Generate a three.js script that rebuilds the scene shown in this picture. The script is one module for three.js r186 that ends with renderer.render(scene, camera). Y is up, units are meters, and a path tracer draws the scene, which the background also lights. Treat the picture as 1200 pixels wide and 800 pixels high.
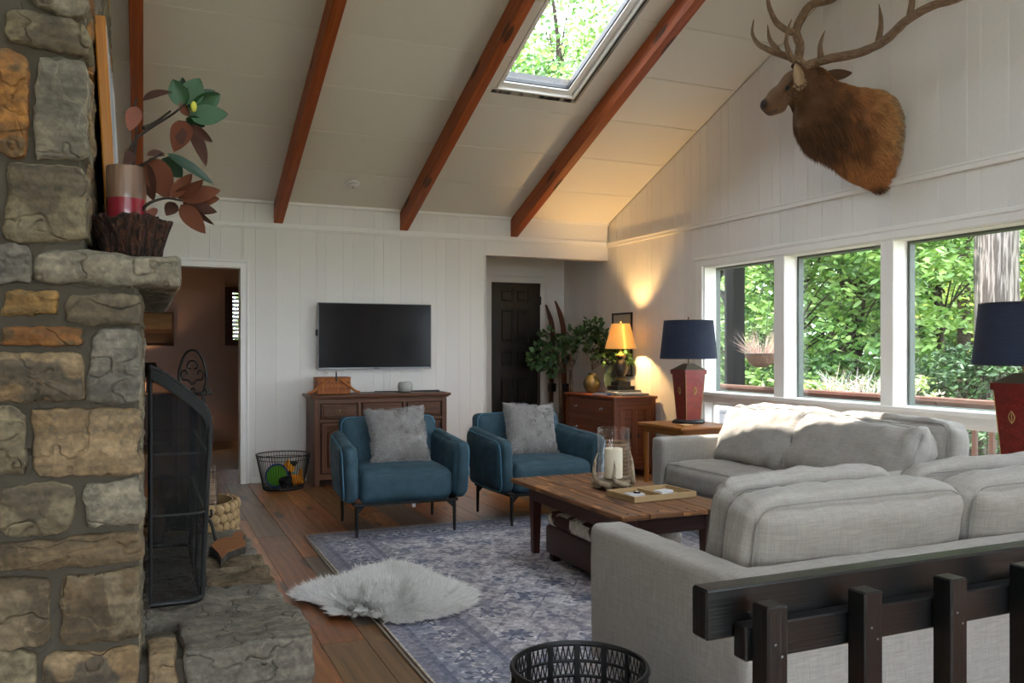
import * as THREE from 'three';
import { mergeGeometries, mergeVertices, toCreasedNormals } from 'three/addons/utils/BufferGeometryUtils.js';
import { RectAreaLightUniformsLib } from 'three/addons/lights/RectAreaLightUniformsLib.js';
import { MarchingCubes } from 'three/addons/objects/MarchingCubes.js';
import { createNoise3D } from 'simplex-noise';

// ---------- camera, sky, sun, exposure ----------
const scene = new THREE.Scene();
const camera = new THREE.PerspectiveCamera(2 * Math.atan(408 / 990) * 180 / Math.PI, 1200 / 816, 0.05, 200);
camera.setViewOffset(1200, 816, 0, 0, 1200, 800);           // lens shift: verticals stay upright
camera.position.set(0, 1.27, 0);
camera.rotation.set(0, -23.575 * Math.PI / 180, 0);
scene.add(camera);

scene.background = new THREE.Color(0.8, 0.9, 1.0);        // bright hazy summer sky
scene.backgroundIntensity = 16;
const sun = new THREE.DirectionalLight(new THREE.Color(1.0, 0.93, 0.82), 25);
sun.position.set(4.25 - 1.1 * 8, 0.75 + 2.9 * 8, -4.6 - 1.15 * 8);
sun.target.position.set(4.25, 0.75, -4.6);
sun.castShadow = true;
sun.shadow.radius = 1;
sun.shadow.mapSize.set(4096, 4096);
Object.assign(sun.shadow.camera, { left: -16, right: 16, top: 16, bottom: -16, near: 1, far: 60 });
scene.add(sun, sun.target);

const renderer = new THREE.WebGLRenderer({ antialias: true });
renderer.toneMapping = THREE.LinearToneMapping;
renderer.toneMappingExposure = 0.67;
renderer.shadowMap.enabled = true;
renderer.shadowMap.type = THREE.PCFSoftShadowMap;
RectAreaLightUniformsLib.init();

// ---------- helpers ----------
const V = (x, y, z) => new THREE.Vector3(x, y, z);
const PI = Math.PI, sin = Math.sin, cos = Math.cos, clamp = THREE.MathUtils.clamp, lerp = THREE.MathUtils.lerp, sstep = THREE.MathUtils.smoothstep;
function rng(seed) { let a = seed >>> 0; return () => { a = (a + 0x6d2b79f5) | 0; let t = Math.imul(a ^ (a >>> 15), 1 | a); t = (t + Math.imul(t ^ (t >>> 7), 61 | t)) ^ t; return ((t ^ (t >>> 14)) >>> 0) / 4294967296; }; }
const R0 = rng(77);
const sn = createNoise3D(rng(5));
const rr = (r, a, b) => a + (b - a) * r();
const used = new Map();
function numbered(n) { const k = used.get(n) ?? 0; used.set(n, k + 1); return k ? `${n}_${String(k).padStart(3, '0')}` : n; }
function thing(name, label, category, pos = [0, 0, 0], turn = 0, group) {
  const o = new THREE.Group(); o.name = numbered(name); scene.add(o);
  o.position.set(...pos); o.rotation.y = turn; o.userData = { label, category };
  if (group) o.userData.group = group;
  return o;
}
function struct(name, label) { const o = new THREE.Group(); o.name = name; o.userData = { kind: 'structure' }; if (label) o.userData.label = label; scene.add(o); return o; }
function part(parent, name, geo, m, label) {
  const o = new THREE.Mesh(Array.isArray(geo) ? join(geo) : geo, m); o.name = name; o.castShadow = o.receiveShadow = true;
  if (label) o.userData.label = label;
  parent.add(o); return o;
}
function solo(name, label, category, geo, m, pos = [0, 0, 0], turn = 0, group) {
  const o = new THREE.Mesh(Array.isArray(geo) ? join(geo) : geo, m); o.name = numbered(name); o.castShadow = o.receiveShadow = true;
  o.userData = { label, category }; if (group) o.userData.group = group;
  o.position.set(...pos); o.rotation.y = turn; scene.add(o); return o;
}
function copyOf(o, pos, turn, label) {
  const c = o.clone(); c.userData = { ...o.userData }; c.name = numbered(o.name.replace(/_\d{3}$/, '')); c.position.set(...pos); c.rotation.y = turn; if (label) c.userData.label = label;
  scene.add(c); return c;
}
function join(list) {
  const gs = list.map((g) => { const h = g.index ? g.toNonIndexed() : g; for (const k of Object.keys(h.attributes)) if (!['position', 'normal', 'uv'].includes(k)) h.deleteAttribute(k); if (!h.attributes.uv) h.setAttribute('uv', new THREE.BufferAttribute(new Float32Array(h.attributes.position.count * 2), 2)); h.morphAttributes = {}; return h; });
  return gs.length === 1 ? gs[0] : mergeGeometries(gs);
}
// uv in metres from the dominant axis of each face; "along" is the axis that the grain follows (u)
function uvBox(g, along = 'x', ou = 0, ov = 0) {
  g = g.index ? g.toNonIndexed() : g;
  const p = g.attributes.position, uv = new Float32Array(p.count * 2), a = V(), b = V(), c = V();
  const ax = { x: 0, y: 1, z: 2 }[along];
  for (let i = 0; i < p.count; i += 3) {
    a.fromBufferAttribute(p, i); b.fromBufferAttribute(p, i + 1); c.fromBufferAttribute(p, i + 2);
    const n = b.clone().sub(a).cross(c.clone().sub(a)), m = [Math.abs(n.x), Math.abs(n.y), Math.abs(n.z)];
    const d = m.indexOf(Math.max(...m));
    let u = ax, v;
    if (d === ax) { u = (ax + 1) % 3; v = (ax + 2) % 3; } else v = 3 - ax - d;
    [a, b, c].forEach((q, k) => { const e = q.toArray(); uv[(i + k) * 2] = e[u] + ou; uv[(i + k) * 2 + 1] = e[v] + ov; });
  }
  g.setAttribute('uv', new THREE.BufferAttribute(uv, 2)); return g;
}
const at = (g, x, y, z, rx = 0, ry = 0, rz = 0) => { if (rx) g.rotateX(rx); if (ry) g.rotateY(ry); if (rz) g.rotateZ(rz); return g.translate(x, y, z); };
// box with chamfered edges, centred; 44 triangles
function cbox(w, h, d, c = 0.004, along = null) {
  const X = w / 2, Y = h / 2, Z = d / 2; c = Math.min(c, X * 0.9, Y * 0.9, Z * 0.9);
  const pos = [], quad = (p, q, r, s) => pos.push(...p, ...q, ...r, ...p, ...r, ...s), tri = (p, q, r) => pos.push(...p, ...q, ...r);
  const F = (s, a) => { // corners of each inset face
    const f = (x, y, z) => [x, y, z];
    if (a === 0) return [f(s * X, -(Y - c), -(Z - c)), f(s * X, Y - c, -(Z - c)), f(s * X, Y - c, Z - c), f(s * X, -(Y - c), Z - c)];
    if (a === 1) return [f(-(X - c), s * Y, -(Z - c)), f(-(X - c), s * Y, Z - c), f(X - c, s * Y, Z - c), f(X - c, s * Y, -(Z - c))];
    return [f(-(X - c), -(Y - c), s * Z), f(X - c, -(Y - c), s * Z), f(X - c, Y - c, s * Z), f(-(X - c), Y - c, s * Z)];
  };
  for (const a of [0, 1, 2]) for (const s of [1, -1]) { const q = F(s, a); s > 0 ? quad(...q) : quad(q[3], q[2], q[1], q[0]); }
  const P = (sx, sy, sz, a) => [sx * (a === 0 ? X : X - c), sy * (a === 1 ? Y : Y - c), sz * (a === 2 ? Z : Z - c)];
  const orient = (ps) => { const [p, q, r] = ps.map((e) => V(...e)); const n = q.clone().sub(p).cross(r.clone().sub(p)); return n.dot(p.clone().add(q).add(r)) < 0 ? ps.slice().reverse() : ps; };
  for (const [a, b, k] of [[0, 1, 2], [1, 2, 0], [0, 2, 1]]) for (const s of [1, -1]) for (const t of [1, -1]) {
    const S = (ka) => { const e = [0, 0, 0]; e[a] = s; e[b] = t; e[k] = ka; return e; };
    quad(...orient([P(...S(1), a), P(...S(-1), a), P(...S(-1), b), P(...S(1), b)]));
  }
  for (const x of [1, -1]) for (const y of [1, -1]) for (const z of [1, -1]) tri(...orient([P(x, y, z, 0), P(x, y, z, 1), P(x, y, z, 2)]));
  const g = new THREE.BufferGeometry(); g.setAttribute('position', new THREE.Float32BufferAttribute(pos, 3)); g.computeVertexNormals();
  return uvBox(g, along ?? (w >= h && w >= d ? 'x' : h >= d ? 'y' : 'z'), R0() * 3, R0() * 3);
}
// chamfered box given by its bounds
const jit = () => (R0() - 0.5) * 0.0008;   // keeps faces of joined pieces from coinciding
const bb = (x0, x1, y0, y1, z0, z1, c = 0.004, along) => cbox0(x0 + jit(), x1 + jit(), y0 + jit(), y1 + jit(), z0 + jit(), z1 + jit(), c, along);
const cbox0 = (x0, x1, y0, y1, z0, z1, c, along) => cbox(x1 - x0, y1 - y0, z1 - z0, c, along).translate((x0 + x1) / 2, (y0 + y1) / 2, (z0 + z1) / 2);
// upholstered box: rounded edges, swelling faces, wrinkles
function softBox(w, h, d, r, o = {}) {
  const { bulge = [0, 0, 0], n = 14, wr = 0, wf = 9, seed = 0, sag = 0 } = o, cl = (L) => Math.max(6, Math.min(40, Math.round(n * L / Math.max(w, h, d)) + 6));
  const nx = cl(w), ny = cl(h), nz = cl(d);
  let g = new THREE.BoxGeometry(2, 2, 2, nx, ny, nz);
  const p = g.attributes.position, H = [w / 2, h / 2, d / 2], v = V();
  const warp = (t) => sin(t * PI / 2) * 0.55 + t * 0.45;
  for (let i = 0; i < p.count; i++) {
    const q = [warp(p.getX(i)), warp(p.getY(i)), warp(p.getZ(i))], e = q.map((t, k) => t * H[k]);
    const rad = Math.min(r, H[0], H[1], H[2]);
    const inn = e.map((t, k) => clamp(t, -(H[k] - rad), H[k] - rad));
    v.set(e[0] - inn[0], e[1] - inn[1], e[2] - inn[2]);
    if (v.length() > 1e-6) v.setLength(rad);
    const f = [inn[0] + v.x, inn[1] + v.y, inn[2] + v.z];
    const m = q.map((t) => 1 - t ** 4);
    const b = [bulge[0] * m[1] * m[2] * q[0], bulge[1] * m[0] * m[2] * q[1], bulge[2] * m[0] * m[1] * q[2]];
    f[0] += b[0]; f[1] += b[1] - sag * m[0] * m[2] * (q[1] > 0 ? 1 : 0); f[2] += b[2];
    if (wr) { const s = sn(f[0] * wf + seed, f[1] * wf, f[2] * wf) * wr + sn(f[0] * wf * 2.3 + seed, f[1] * wf * 2.3 + 9, f[2] * wf * 2.3) * wr * 0.4; const nn = V(f[0] / H[0], f[1] / H[1], f[2] / H[2]); const mx = Math.max(Math.abs(nn.x), Math.abs(nn.y), Math.abs(nn.z)); f[0] += s * (nn.x / mx) * (Math.abs(q[0]) > 0.8 ? 1 : 0.2); f[1] += s * (nn.y / mx) * (Math.abs(q[1]) > 0.8 ? 1 : 0.2); f[2] += s * (nn.z / mx) * (Math.abs(q[2]) > 0.8 ? 1 : 0.2); }
    p.setXYZ(i, ...f);
  }
  return smooth(g, true);
}
function smooth(g, box) {
  g.deleteAttribute('normal'); g.deleteAttribute('uv'); g = mergeVertices(g, 1e-5); g.computeVertexNormals();
  const n = g.attributes.normal; g = g.toNonIndexed();
  return box ? uvBox(g, 'x') : g;
}
// throw pillow: knife edge, pinched corners
function pillow(w, h, t, o = {}) {
  const { wr = 0.006, seed = 0, n = 26, ears = 0.06 } = o;
  let g = new THREE.BoxGeometry(2, 2, 2, n, n, 2);
  const p = g.attributes.position;
  for (let i = 0; i < p.count; i++) {
    const x = p.getX(i), y = p.getY(i), z = p.getZ(i), X = Math.abs(x), Y = Math.abs(y);
    const pinX = 1 - ears * (1 - Y * Y), pinY = 1 - ears * (1 - X * X);
    const th = Math.pow(Math.max(0, (1 - X ** 2.6) * (1 - Y ** 2.6)), 0.42);
    const px = x * w / 2 * pinX, py = y * h / 2 * pinY;
    let pz = z * (t / 2 * th + 0.008);
    pz += Math.sign(z) * (sn(px * 8 + seed, py * 8, z * 3) * wr + sn(px * 19 + seed, py * 19, z * 5) * wr * 0.5) * (0.3 + th);
    p.setXYZ(i, px, py, pz);
  }
  return smooth(g, true);
}
const cr = (pts, closed = false) => new THREE.CatmullRomCurve3(pts.map((p) => p.isVector3 ? p : V(...p)), closed, 'centripetal');
const tube = (pts, r, n = 24, k = 7, closed = false) => new THREE.TubeGeometry(cr(pts, closed), n, r, k, closed);
const rod = (a, b, r, k = 8) => { const A = V(...a), B = V(...b), g = new THREE.CylinderGeometry(r, r, A.distanceTo(B), k); g.applyQuaternion(new THREE.Quaternion().setFromUnitVectors(V(0, 1, 0), B.clone().sub(A).normalize())); const m = A.add(B).multiplyScalar(0.5); return g.translate(m.x, m.y, m.z); };
// tube whose radius changes along it
function taper(pts, rad, n = 30, k = 8, bump = 0) {
  const c = cr(pts), fr = c.computeFrenetFrames(n, false), pos = [], idx = [], uv = [];
  for (let i = 0; i <= n; i++) {
    const t = i / n, p = c.getPointAt(t), f = t * (rad.length - 1), j = Math.min(Math.floor(f), rad.length - 2), r = lerp(rad[j], rad[j + 1], f - j);
    for (let s = 0; s <= k; s++) { const a = s / k * 2 * PI, rb = r * (1 + bump * sn(p.x * 12 + cos(a), p.y * 12 + sin(a), p.z * 12)); const q = fr.normals[i].clone().multiplyScalar(cos(a) * rb).addScaledVector(fr.binormals[i], sin(a) * rb).add(p); pos.push(q.x, q.y, q.z); uv.push(t * c.getLength(), s / k * r * 6); }
  }
  for (let i = 0; i < n; i++) for (let s = 0; s < k; s++) { const a = i * (k + 1) + s, b = a + k + 1; idx.push(a, b, a + 1, b, b + 1, a + 1); }
  const c0 = pos.length / 3; const P0 = c.getPointAt(0), P1 = c.getPointAt(1); pos.push(P0.x, P0.y, P0.z, P1.x, P1.y, P1.z); uv.push(0, 0, 0, 0);
  for (let s = 0; s < k; s++) { idx.push(c0, s + 1, s); const a = n * (k + 1) + s; idx.push(c0 + 1, a, a + 1); }
  const g = new THREE.BufferGeometry(); g.setAttribute('position', new THREE.Float32BufferAttribute(pos, 3)); g.setAttribute('uv', new THREE.Float32BufferAttribute(uv, 2)); g.setIndex(idx); g.computeVertexNormals();
  // keep the two sides of the seam alike
  const N = g.attributes.normal; for (let i = 0; i <= n; i++) { const a = i * (k + 1), b = a + k, m = V(N.getX(a) + N.getX(b), N.getY(a) + N.getY(b), N.getZ(a) + N.getZ(b)).normalize(); N.setXYZ(a, m.x, m.y, m.z); N.setXYZ(b, m.x, m.y, m.z); }
  return g;
}
const latheS = (prof, k = 44) => new THREE.LatheGeometry(new THREE.SplineCurve(prof.map(([r, y]) => new THREE.Vector2(Math.max(r, 0), y))).getPoints(48).map((p) => new THREE.Vector2(Math.max(p.x, 0), p.y)), k);   // smooth profile
const lathe = (prof, k = 40) => new THREE.LatheGeometry(prof.map(([r, y]) => new THREE.Vector2(r, y)), k);
function extrude(pts, depth, bevel = 0, o = {}) {
  const sh = new THREE.Shape(pts.map((p) => new THREE.Vector2(p[0], p[1])));
  for (const h of o.holes ?? []) sh.holes.push(new THREE.Path(h.map((p) => new THREE.Vector2(p[0], p[1]))));
  return new THREE.ExtrudeGeometry(sh, { depth, bevelEnabled: bevel > 0, bevelSize: bevel, bevelThickness: bevel, bevelSegments: o.seg ?? 1, bevelOffset: -bevel, steps: 1, curveSegments: 8 });
}
function tintVerts(g, fn) { const p = g.attributes.position, c = new Float32Array(p.count * 3), v = V(), col = new THREE.Color(); for (let i = 0; i < p.count; i++) { v.fromBufferAttribute(p, i); fn(v, col); col.toArray(c, i * 3); } g.setAttribute('color', new THREE.BufferAttribute(c, 3)); return g; }
// blades of hair on a surface: root, direction, length
function hairs(parent, name, list, geo, m, label) {
  const im = new THREE.InstancedMesh(geo, m, list.length), q = new THREE.Quaternion(), M = new THREE.Matrix4(), up = V(0, 1, 0), s = V();
  list.forEach((h, i) => { q.setFromUnitVectors(up, h.d); q.multiply(new THREE.Quaternion().setFromAxisAngle(up, h.a ?? 0)); M.compose(h.p, q, s.set(h.w, h.l, h.w)); im.setMatrixAt(i, M); if (h.c) im.setColorAt(i, h.c); });
  im.name = name; im.castShadow = im.receiveShadow = true; im.userData.kind = 'stuff'; if (label) im.userData.label = label; parent.add(im); return im;
}
function bladeGeo(bend = 0.35, w = 0.5, n = 3) { // unit hair: base at 0, up to y = 1
  const pos = [], idx = [];
  for (let i = 0; i <= n; i++) { const t = i / n, W = w * (1 - t * 0.9); for (const s of [-1, 1]) pos.push(s * W, t - bend * t * t * 0.3, bend * t * t); }
  for (let i = 0; i < n; i++) { const a = i * 2; idx.push(a, a + 1, a + 2, a + 1, a + 3, a + 2); }
  const g = new THREE.BufferGeometry(); g.setAttribute('position', new THREE.Float32BufferAttribute(pos, 3)); g.setIndex(idx); g.computeVertexNormals(); return g;
}
// points spread over a mesh's surface: [position, normal]
function sampleSurface(g, count, seed) {
  const r = rng(seed), G = g.index ? g.toNonIndexed() : g, p = G.attributes.position, n = p.count / 3, acc = new Float64Array(n); let sum = 0;
  const a = V(), b = V(), c = V();
  for (let i = 0; i < n; i++) { a.fromBufferAttribute(p, i * 3); b.fromBufferAttribute(p, i * 3 + 1); c.fromBufferAttribute(p, i * 3 + 2); sum += b.clone().sub(a).cross(c.clone().sub(a)).length() / 2; acc[i] = sum; }
  const out = [];
  for (let k = 0; k < count; k++) {
    const t = r() * sum; let lo = 0, hi = n - 1; while (lo < hi) { const m = (lo + hi) >> 1; if (acc[m] < t) lo = m + 1; else hi = m; }
    a.fromBufferAttribute(p, lo * 3); b.fromBufferAttribute(p, lo * 3 + 1); c.fromBufferAttribute(p, lo * 3 + 2);
    let u = r(), v = r(); if (u + v > 1) { u = 1 - u; v = 1 - v; }
    const nn = b.clone().sub(a).cross(c.clone().sub(a)).normalize();
    out.push([a.clone().addScaledVector(b.clone().sub(a), u).addScaledVector(c.clone().sub(a), v), nn]);
  }
  return out;
}
// a signed distance field meshed on a grid
function fieldMesh(fn, lo, hi, res) {
  const mc = new MarchingCubes(res, new THREE.MeshStandardMaterial(), false, false, 200000); mc.isolation = 0;
  const half = res / 2, c = lo.clone().add(hi).multiplyScalar(0.5), e = hi.clone().sub(lo).multiplyScalar(0.5), q = V();
  for (let z = 0; z < res; z++) for (let y = 0; y < res; y++) for (let x = 0; x < res; x++) { q.set(c.x + (x - half) / half * e.x, c.y + (y - half) / half * e.y, c.z + (z - half) / half * e.z); mc.field[x + y * res + z * res * res] = -fn(q); }
  mc.update();
  const n = mc.count, pos = new Float32Array(mc.positionArray.subarray(0, n * 3));
  for (let i = 0; i < n; i++) { pos[i * 3] = c.x + pos[i * 3] * e.x; pos[i * 3 + 1] = c.y + pos[i * 3 + 1] * e.y; pos[i * 3 + 2] = c.z + pos[i * 3 + 2] * e.z; }
  let g = new THREE.BufferGeometry(); g.setAttribute('position', new THREE.BufferAttribute(pos, 3));
  g = mergeVertices(g, 1e-4); g.computeVertexNormals(); return g;
}
function cap(p, a, b, ra, rb) { const pa = p.clone().sub(a), ba = b.clone().sub(a), h = clamp(pa.dot(ba) / ba.lengthSq(), 0, 1); return pa.addScaledVector(ba, -h).length() - lerp(ra, rb, h); }
const smin = (a, b, k) => { const h = clamp(0.5 + 0.5 * (b - a) / k, 0, 1); return lerp(b, a, h) - k * h * (1 - h); };

// ---------- computed textures ----------
const HASH = new Float32Array(65536); { const r = rng(1234); for (let i = 0; i < 65536; i++) HASH[i] = r(); }
const hsh = (x, y, s) => HASH[(x * 1619 + y * 31337 + s * 6971) & 65535];
function pn(x, y, px, py, s = 0) { // value noise with period (px, py)
  const ix = Math.floor(x), iy = Math.floor(y), fx = x - ix, fy = y - iy, u = fx * fx * (3 - 2 * fx), v = fy * fy * (3 - 2 * fy);
  const m = (a, n) => ((a % n) + n) % n, x0 = m(ix, px), x1 = m(ix + 1, px), y0 = m(iy, py), y1 = m(iy + 1, py);
  return lerp(lerp(hsh(x0, y0, s), hsh(x1, y0, s), u), lerp(hsh(x0, y1, s), hsh(x1, y1, s), u), v);
}
function fb(u, v, px, py, oct = 4, s = 0, g = 0.5) { let a = 1, t = 0, n = 0; for (let i = 0; i < oct; i++) { t += a * pn(u * px, v * py, px, py, s + i); n += a; a *= g; px *= 2; py *= 2; } return t / n; }
function tex(W, H, fn, srgb = true, rep = [1, 1]) {
  const d = new Uint8Array(W * H * 4);
  for (let y = 0; y < H; y++) for (let x = 0; x < W; x++) { const c = fn((x + 0.5) / W, (y + 0.5) / H), o = (y * W + x) * 4; if (typeof c === 'number') d[o] = d[o + 1] = d[o + 2] = clamp(c, 0, 1) * 255; else { d[o] = clamp(c[0], 0, 1) * 255; d[o + 1] = clamp(c[1], 0, 1) * 255; d[o + 2] = clamp(c[2], 0, 1) * 255; } d[o + 3] = 255; }
  const t = new THREE.DataTexture(d, W, H); t.wrapS = t.wrapT = THREE.RepeatWrapping; t.magFilter = THREE.LinearFilter; t.minFilter = THREE.LinearMipmapLinearFilter; t.generateMipmaps = true;
  t.repeat.set(...rep); if (srgb) t.colorSpace = THREE.SRGBColorSpace; t.needsUpdate = true; return t;
}
const mix3 = (a, b, t) => [lerp(a[0], b[0], t), lerp(a[1], b[1], t), lerp(a[2], b[2], t)];
const hex = (h) => [(h >> 16 & 255) / 255, (h >> 8 & 255) / 255, (h & 255) / 255];
const std = (o) => new THREE.MeshStandardMaterial({ roughness: 0.7, ...o });
const phy = (o) => new THREE.MeshPhysicalMaterial({ roughness: 0.7, ...o });
// wood: u along the grain; one repeat = 2 m by 0.5 m
function woodTex(dark, light, seed, { knots = 0, wear = 0, W = 512, H = 512 } = {}) {
  const D = hex(dark), L = hex(light), kn = []; const r = rng(seed * 31 + 7); for (let i = 0; i < knots; i++) kn.push([r(), r(), 0.012 + r() * 0.02]);
  return tex(W, H, (u, v) => {
    let w = 0, kd = 0; for (const [ku, kv, kr] of kn) { let du = Math.abs(u - ku); du = Math.min(du, 1 - du) * 0.45; let dv = Math.abs(v - kv); dv = Math.min(dv, 1 - dv) * 0.5; const q = Math.hypot(du, dv); w += 0.05 * Math.exp(-q * q / 0.0016); kd = Math.max(kd, sstep(kr - q, -0.004, 0.008)); }
    const warp = fb(u, v, 3, 4, 3, seed) * 0.5 + w * 4;
    const ring = 0.5 + 0.5 * sin((v * 9 + warp * 3) * 2 * PI);
    const fine = fb(u, v, 6, 160, 3, seed + 9), mid = fb(u, v, 4, 30, 3, seed + 20);
    let t = ring * 0.28 + fine * 0.42 + mid * 0.42 - 0.08;
    t = clamp(t, 0, 1);
    let c = mix3(D, L, t); if (kd) c = mix3(c, D.map((x) => x * 0.45), kd * 0.8);
    if (wear) { const s = fb(u, v, 14, 10, 4, seed + 40); c = mix3(c, L.map((x) => x * 1.25 + 0.04), sstep(s, 0.62, 0.75) * wear); c = mix3(c, D.map((x) => x * 0.5), sstep(fb(u, v, 7, 22, 4, seed + 50), 0.6, 0.78) * wear); }
    return c;
  }, true, [0.5, 2]);
}
const woodBump = tex(512, 512, (u, v) => fb(u, v, 6, 170, 3, 90) * 0.7 + fb(u, v, 5, 30, 3, 91) * 0.3, false, [0.5, 2]);
const woodMat = (dark, light, seed, o = {}) => phy({ map: woodTex(dark, light, seed, o), bumpMap: woodBump, bumpScale: o.bump ?? 0.0006, roughness: o.rough ?? 0.5, clearcoat: o.coat ?? 0, clearcoatRoughness: o.coatRough ?? 0.3 });
// ---------- materials of the shell ----------
const paintBump = tex(256, 256, (u, v) => fb(u, v, 24, 24, 3, 3), false, [3, 3]);
const M = {};
M.wall = std({ color: 0xe9e5df, roughness: 0.55, bumpMap: paintBump, bumpScale: 0.0006 });
M.wall2 = std({ color: 0xe6e2dd, roughness: 0.55, bumpMap: paintBump, bumpScale: 0.0006 });
M.core = std({ color: 0xcfcac2, roughness: 0.9 });
M.trim = std({ color: 0xf0ede8, roughness: 0.4 });
M.ceil = std({ color: 0xe7e2d8, roughness: 0.8, bumpMap: paintBump, bumpScale: 0.0004 });
M.ceil2 = std({ color: 0xe4dfd4, roughness: 0.8, bumpMap: paintBump, bumpScale: 0.0004 });
M.beam = woodMat(0x7c3410, 0xbe6226, 3, { knots: 2, rough: 0.55 });
M.glass = phy({ color: 0xffffff, transmission: 1, thickness: 0, roughness: 0.0, ior: 1.45 });
M.curb = std({ color: 0x3c3b3a, roughness: 0.6 });
M.green = std({ color: 0x22352a, roughness: 0.5 });
M.black = std({ color: 0x15161a, roughness: 0.45 });
M.blackMetal = phy({ color: 0x17181a, roughness: 0.45, metalness: 0.3 });
M.room2 = std({ color: 0xc9ada0, roughness: 0.8 });
M.carpet = std({ color: 0xb09a84, roughness: 1, bumpMap: paintBump, bumpScale: 0.002 });
M.floors = [
  woodMat(0x6a3816, 0xb4743a, 11, { knots: 3, rough: 0.33, wear: 0.2, coat: 0.25, coatRough: 0.25 }),
  woodMat(0x5a3012, 0x9a5c28, 12, { knots: 4, rough: 0.33, wear: 0.25, coat: 0.25, coatRough: 0.25 }),
  woodMat(0x453a30, 0x756656, 13, { knots: 2, rough: 0.35, wear: 0.15, coat: 0.25, coatRough: 0.25 }),
  woodMat(0x74401a, 0xc08446, 14, { knots: 5, rough: 0.33, wear: 0.25, coat: 0.25, coatRough: 0.25 }),
  woodMat(0x54391f, 0x8c683e, 15, { knots: 3, rough: 0.33, wear: 0.3, coat: 0.25, coatRough: 0.25 }),
];
const XL = -1.25, XR = 4.78, ZB = -8.26, ZR = -2.63, ZF = 3.0, SL = 0.39, EAVE = 2.656, AL = Math.atan(SL);
const roofY = (z) => EAVE + SL * (z < ZR ? z - ZB : (ZR - ZB) - (z - ZR));

// ---------- floor ----------
{
  const f = struct('floor', 'wide plank hardwood floor in mixed brown tones');
  part(f, 'subfloor', bb(XL - 0.15, XR + 0.15, -0.25, -0.019, -9.5, ZF + 0.15, 0.002), M.core);
  const r = rng(42); let x = XL; const seq = [0, 1, 3, 4, 0, 1, 2, 3, 1, 0, 4];
  while (x < XR - 0.01) {
    const w = Math.min([0.14, 0.19, 0.24][Math.floor(r() * 3)], XR - x); let z = ZF - r() * 1.2;
    let first = true;
    while (z > -9.34) {
      const L = first ? z + 0 - z + (ZF - z > 0.2 ? ZF - z : 0.2) : rr(r, 0.9, 2.5); let z1 = first ? ZF : z, z0 = first ? z : Math.max(-9.34, z - L);
      if (first) { first = false; } else z = z0;
      if (z1 - z0 < 0.05) continue;
      const k = seq[Math.floor(r() * seq.length)];
      const g = cbox(w - 0.0016, 0.02, z1 - z0 - 0.0016, 0.0014, 'z');
      part(f, 'floor_board', g, M.floors[k]).position.set(x + w / 2, -0.01 + (r() - 0.5) * 0.0006, (z0 + z1) / 2);
    }
    x += w;
  }
  const c = struct('floor_carpet', 'beige bedroom carpet beyond the doorway');
  part(c, 'carpet', bb(-2.6, 2.9, -0.12, 0.0, -12.2, -8.4, 0.002), M.carpet);
}

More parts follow.
